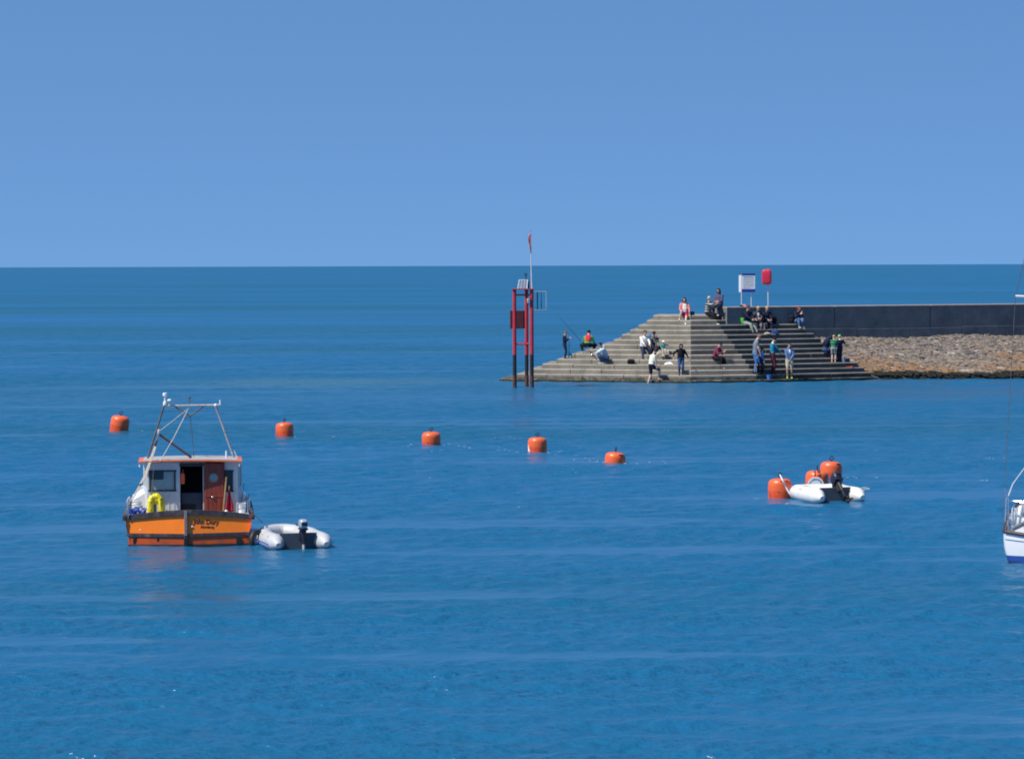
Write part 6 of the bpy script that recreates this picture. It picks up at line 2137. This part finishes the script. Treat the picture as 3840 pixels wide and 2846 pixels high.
mb = MB(); mb.torus((0, -0.03, 0.27), 0.05, 0.005, axis=(0, 1, 0), n=12, k=5, a0=0, a1=math.pi); mb.build('handle', C['beige'], pbg)


def drape(label, p, m, w_, d_, h_, seed, name='towel', cat='towel'):
    rr = random.Random(seed)
    mbx = MB()
    n_ = 14
    vs = []
    for i in range(n_ + 1):
        for j in range(n_ + 1):
            a, b_ = i / n_ * 2 - 1, j / n_ * 2 - 1
            r_ = max(0.0, 1 - (abs(a) ** 2.6 + abs(b_) ** 2.6) ** 0.7)
            z = h_ * (r_ ** 0.6) * (0.72 + 0.28 * math.sin(a * 5 + seed) * math.cos(b_ * 6 - seed)) + 0.006
            vs.append((a * w_ / 2 * (1 + 0.12 * math.sin(b_ * 4 + seed)), b_ * d_ / 2 * (1 + 0.1 * math.sin(a * 5)), max(0.004, z)))
    mbx.add(vs, [(i * (n_ + 1) + j, i * (n_ + 1) + j + 1, (i + 1) * (n_ + 1) + j + 1, (i + 1) * (n_ + 1) + j) for i in range(n_) for j in range(n_)])
    o = mbx.build(name, m, None, loc=p)
    md_ = o.modifiers.new('thickness', 'SOLIDIFY'); md_.thickness = 0.01
    return tag(o, label, cat)


drape('crumpled white towel lying on the steps next to the hooded teenager', at_step(2508, 3, 0.2), C['white'], 0.42, 0.28, 0.16, 3)
drape('blue jacket dropped in a heap on the steps below the black rucksack', at_step(2905, 9, 0.16), C['bluetowel'], 0.42, 0.30, 0.22, 5, 'jacket', 'jacket')
drape('pale shoes and cloth in a small heap below the seated trio', at_step(2877, 9, 0.08), C['beige'], 0.30, 0.16, 0.09, 8, 'cloth', 'cloth')
drape('beige beach bag slumped on the steps below the toddler', at_step(2474, 5, 0.14), C['beige'], 0.32, 0.24, 0.24, 9, 'beach_bag', 'bag')
wt = wall_pt(2789, 0.75)
drape('small peach and dark bundle lying on the wall under the notice board', wt, C['peach'], 0.30, 0.22, 0.13, 12, 'bundle', 'bundle')
drape('flat dark cap on the wall top at the foot of the notice board', wall_pt(2781, 0.62) + V((0, 0, 0)), C['capdark'], 0.20, 0.16, 0.10, 14, 'cap', 'cap')
pail('bright blue plastic bucket standing on the bottom step', at_step(2883, 0, 0.14), mat('bucket_blue', (0.06, 0.22, 0.75), rough=0.35), 0.075, 0.10, 0.20)
pail('pale lilac bucket on the steps at the feet of the child in the green cap', at_step(3163, 3, 0.16), mat('bucket_pale', (0.34, 0.36, 0.46), rough=0.35), 0.085, 0.115, 0.24)
# toy spade on the steps near the stones
sp = thing('toy_spade', 'small orange red toy spade lying on the steps near the stones', 'spade', at_step(3186, 2, 0.12))
mb = MB(); mb.tube([(-0.16, 0, 0.02), (0.04, 0, 0.02)], 0.012, n=8); mb.bbox((-0.17, 0, 0.02), (0.02, 0.09, 0.02), 0.006); mb.build('handle', M_FLOAT, sp)
mb = MB(); mb.ell((0.10, 0, 0.022), (0.08, 0.055, 0.018), e=0.7); mb.build('blade', M_FLOAT, sp)
# wheeled toy by the toddler
tw_ = thing('push_chair', 'small folding push chair with dark wheels next to the toddler', 'push chair', at_step(2496, 4, 0.24))
for sx in (-0.13, 0.13):
    for sy in (-0.08, 0.12):
        mb = MB(); mb.torus((sx, sy, 0.085), 0.065, 0.02, axis=(1, 0.1, 0), n=18, k=8); mb.build('wheel', C['black'], tw_)
mb = MB()
for sx in (-0.13, 0.13):
    mb.tube([(sx, -0.08, 0.085), (sx, 0.10, 0.44)], 0.011, n=6); mb.tube([(sx, 0.12, 0.085), (sx, -0.06, 0.40)], 0.011, n=6)
mb.tube([(-0.13, 0.10, 0.44), (0.13, 0.10, 0.44)], 0.011, n=6)
mb.tube([(-0.13, -0.06, 0.40), (0.13, -0.06, 0.40)], 0.011, n=6)
mb.build('frame', M_WPL, tw_)
mb = MB(); mb.bbox((0, 0.03, 0.25), (0.25, 0.2, 0.02), 0.008); mb.bbox((0, 0.11, 0.36), (0.25, 0.02, 0.2), 0.008); mb.build('seat', C['beige'], tw_)

# fishing rods
hC = (pC['hands'][0] + pC['hands'][1]) / 2
tip = at_y(2050 + 160 / 3.43, 1040 + 505 / 3.43, hC.y - 0.2)
rod = thing('fishing_rod', 'long thin dark fishing rod slanting up from the crouching angler', 'fishing rod', hC)
mb = MB(); t_ = tip - hC
mb.tube([t_ * -0.12, t_ * 0.25, t_ * 0.6, t_], [0.014, 0.011, 0.008, 0.004], n=6); mb.build('blank', C['black'], rod)
mb = MB(); mb.tube([t_ * -0.13, t_ * 0.08], 0.019, n=8); mb.build('grip', C['black'], rod)
mb = MB(); mb.lathe([(0.03, -0.025), (0.036, -0.02), (0.022, 0), (0.036, 0.02), (0.03, 0.025)], t_ * 0.03 + V((0, -0.02, -0.05)), n=14, axis=(0, 1, 0)); mb.build('reel', M_STL, rod)
r0 = at_step(2133, 4, 0.16)
rod2 = thing('fishing_rod', 'upright dark fishing rod standing beside the boy in the navy hooded jacket', 'fishing rod', r0)
mb = MB(); mb.tube([(0, 0, 0), (0.0, 0, 0.35)], 0.022, n=8); mb.build('grip', C['black'], rod2)
mb = MB(); mb.tube([(0, 0, 0.3), (0.01, 0, 0.62), (0.022, 0, 0.86)], [0.014, 0.012, 0.011], n=6); mb.build('blank', C['black'], rod2)
mb = MB(); mb.lathe([(0.03, -0.03), (0.045, -0.022), (0.028, 0), (0.045, 0.022), (0.03, 0.03)], (0.075, 0, 0.24), n=14, axis=(1, 0, 0.2)); mb.tube([(0.0, 0, 0.24), (0.075, 0, 0.24)], 0.01, n=6); mb.build('reel', C['black'], rod2)
# child's net held up beside the white shirted man
n0 = pF['hands'][1]
net = thing('shrimping_net', 'blue shrimping net on a thin cane held up behind the seated pair', 'net', n0)
nt_ = at_y(2435, 1258, n0.y + 0.1) - n0
mb = MB(); mb.tube([V((0, 0, -0.2)), V((nt_.x * 0.5, nt_.y * 0.5, nt_.z * 0.5)), nt_ - V((0, 0, 0.1))], 0.009, n=6); mb.build('cane', C['beige'], net)
mb = MB(); mb.torus(nt_, 0.095, 0.008, axis=(0, 1, 0.1), n=20, k=6); mb.ell(nt_ + V((0, 0.03, -0.01)), (0.088, 0.05, 0.088), e=0.8)
mb.build('mesh_bag', mat('net_blue', (0.16, 0.33, 0.66), rough=0.8), net)
# phone in the hooded teenager's hand and in the boy's
ph = pJ['hands'][0]

# ------------------------------------------------------------------ foam flecks round the buoys
fm = MB(); rf = random.Random(31)


def fleck(x, y, a, b_):
    n_ = rf.randint(6, 9)
    z = float(wave_h(np.array([x]), np.array([y]), np.array([0.2]))[0]) + 0.004
    vs = [(x, y, z + 0.004)]
    for i in range(n_):
        an = 2 * math.pi * i / n_
        k = rf.uniform(0.5, 1.2)
        vs.append((x + a * k * math.cos(an), y + b_ * k * math.sin(an), z))
    fm.add(vs, [(0, 1 + i, 1 + (i + 1) % n_) for i in range(n_)])


for (u, v, Y, dz, tilt, s, lab, rr_) in BUOYS[:8]:
    p = at_y(u, v, Y)
    for _ in range(6 if Y < 100 else 3):
        fleck(p.x + rf.choice((-1, 1, 1, 1)) * (0.28 + abs(rf.gauss(0, 0.5))), p.y + rf.gauss(-0.12, 0.22), rf.uniform(0.015, 0.06), rf.uniform(0.03, 0.10))
for _ in range(60):
    t = rf.random()
    a_, b2 = ((1617, 1668.6, 98.9), (2014.8, 1696.6, 94.75)) if t < 0.4 else ((2014.8, 1696.6, 94.75), (2304, 1735.6, 89.6))
    p = at_y(*a_).lerp(at_y(*b2), min(1, max(0, rf.gauss(0.25 if t < 0.2 else 0.75 if t < 0.4 else rf.choice((0.2, 0.9)), 0.13))))
    fleck(p.x + rf.gauss(0, 0.15), p.y + rf.gauss(0, 0.3), rf.uniform(0.012, 0.055), rf.uniform(0.02, 0.09))
for _ in range(18):
    u, v = rf.uniform(1350, 3840), rf.triangular(1550, 1960, 1690)
    p = at_z(u, v)
    for _ in range(rf.randint(1, 6)):
        fleck(p.x + rf.gauss(0, 0.22), p.y + rf.gauss(0, 0.25), rf.uniform(0.008, 0.035), rf.uniform(0.01, 0.06))
fo = fm.build('foam', mat('sea_foam', (0.50, 0.56, 0.60), rough=0.9, var=0.1), None)
tag(fo, 'scattered white flecks of foam on the water around the buoys', 'foam', kind='stuff')
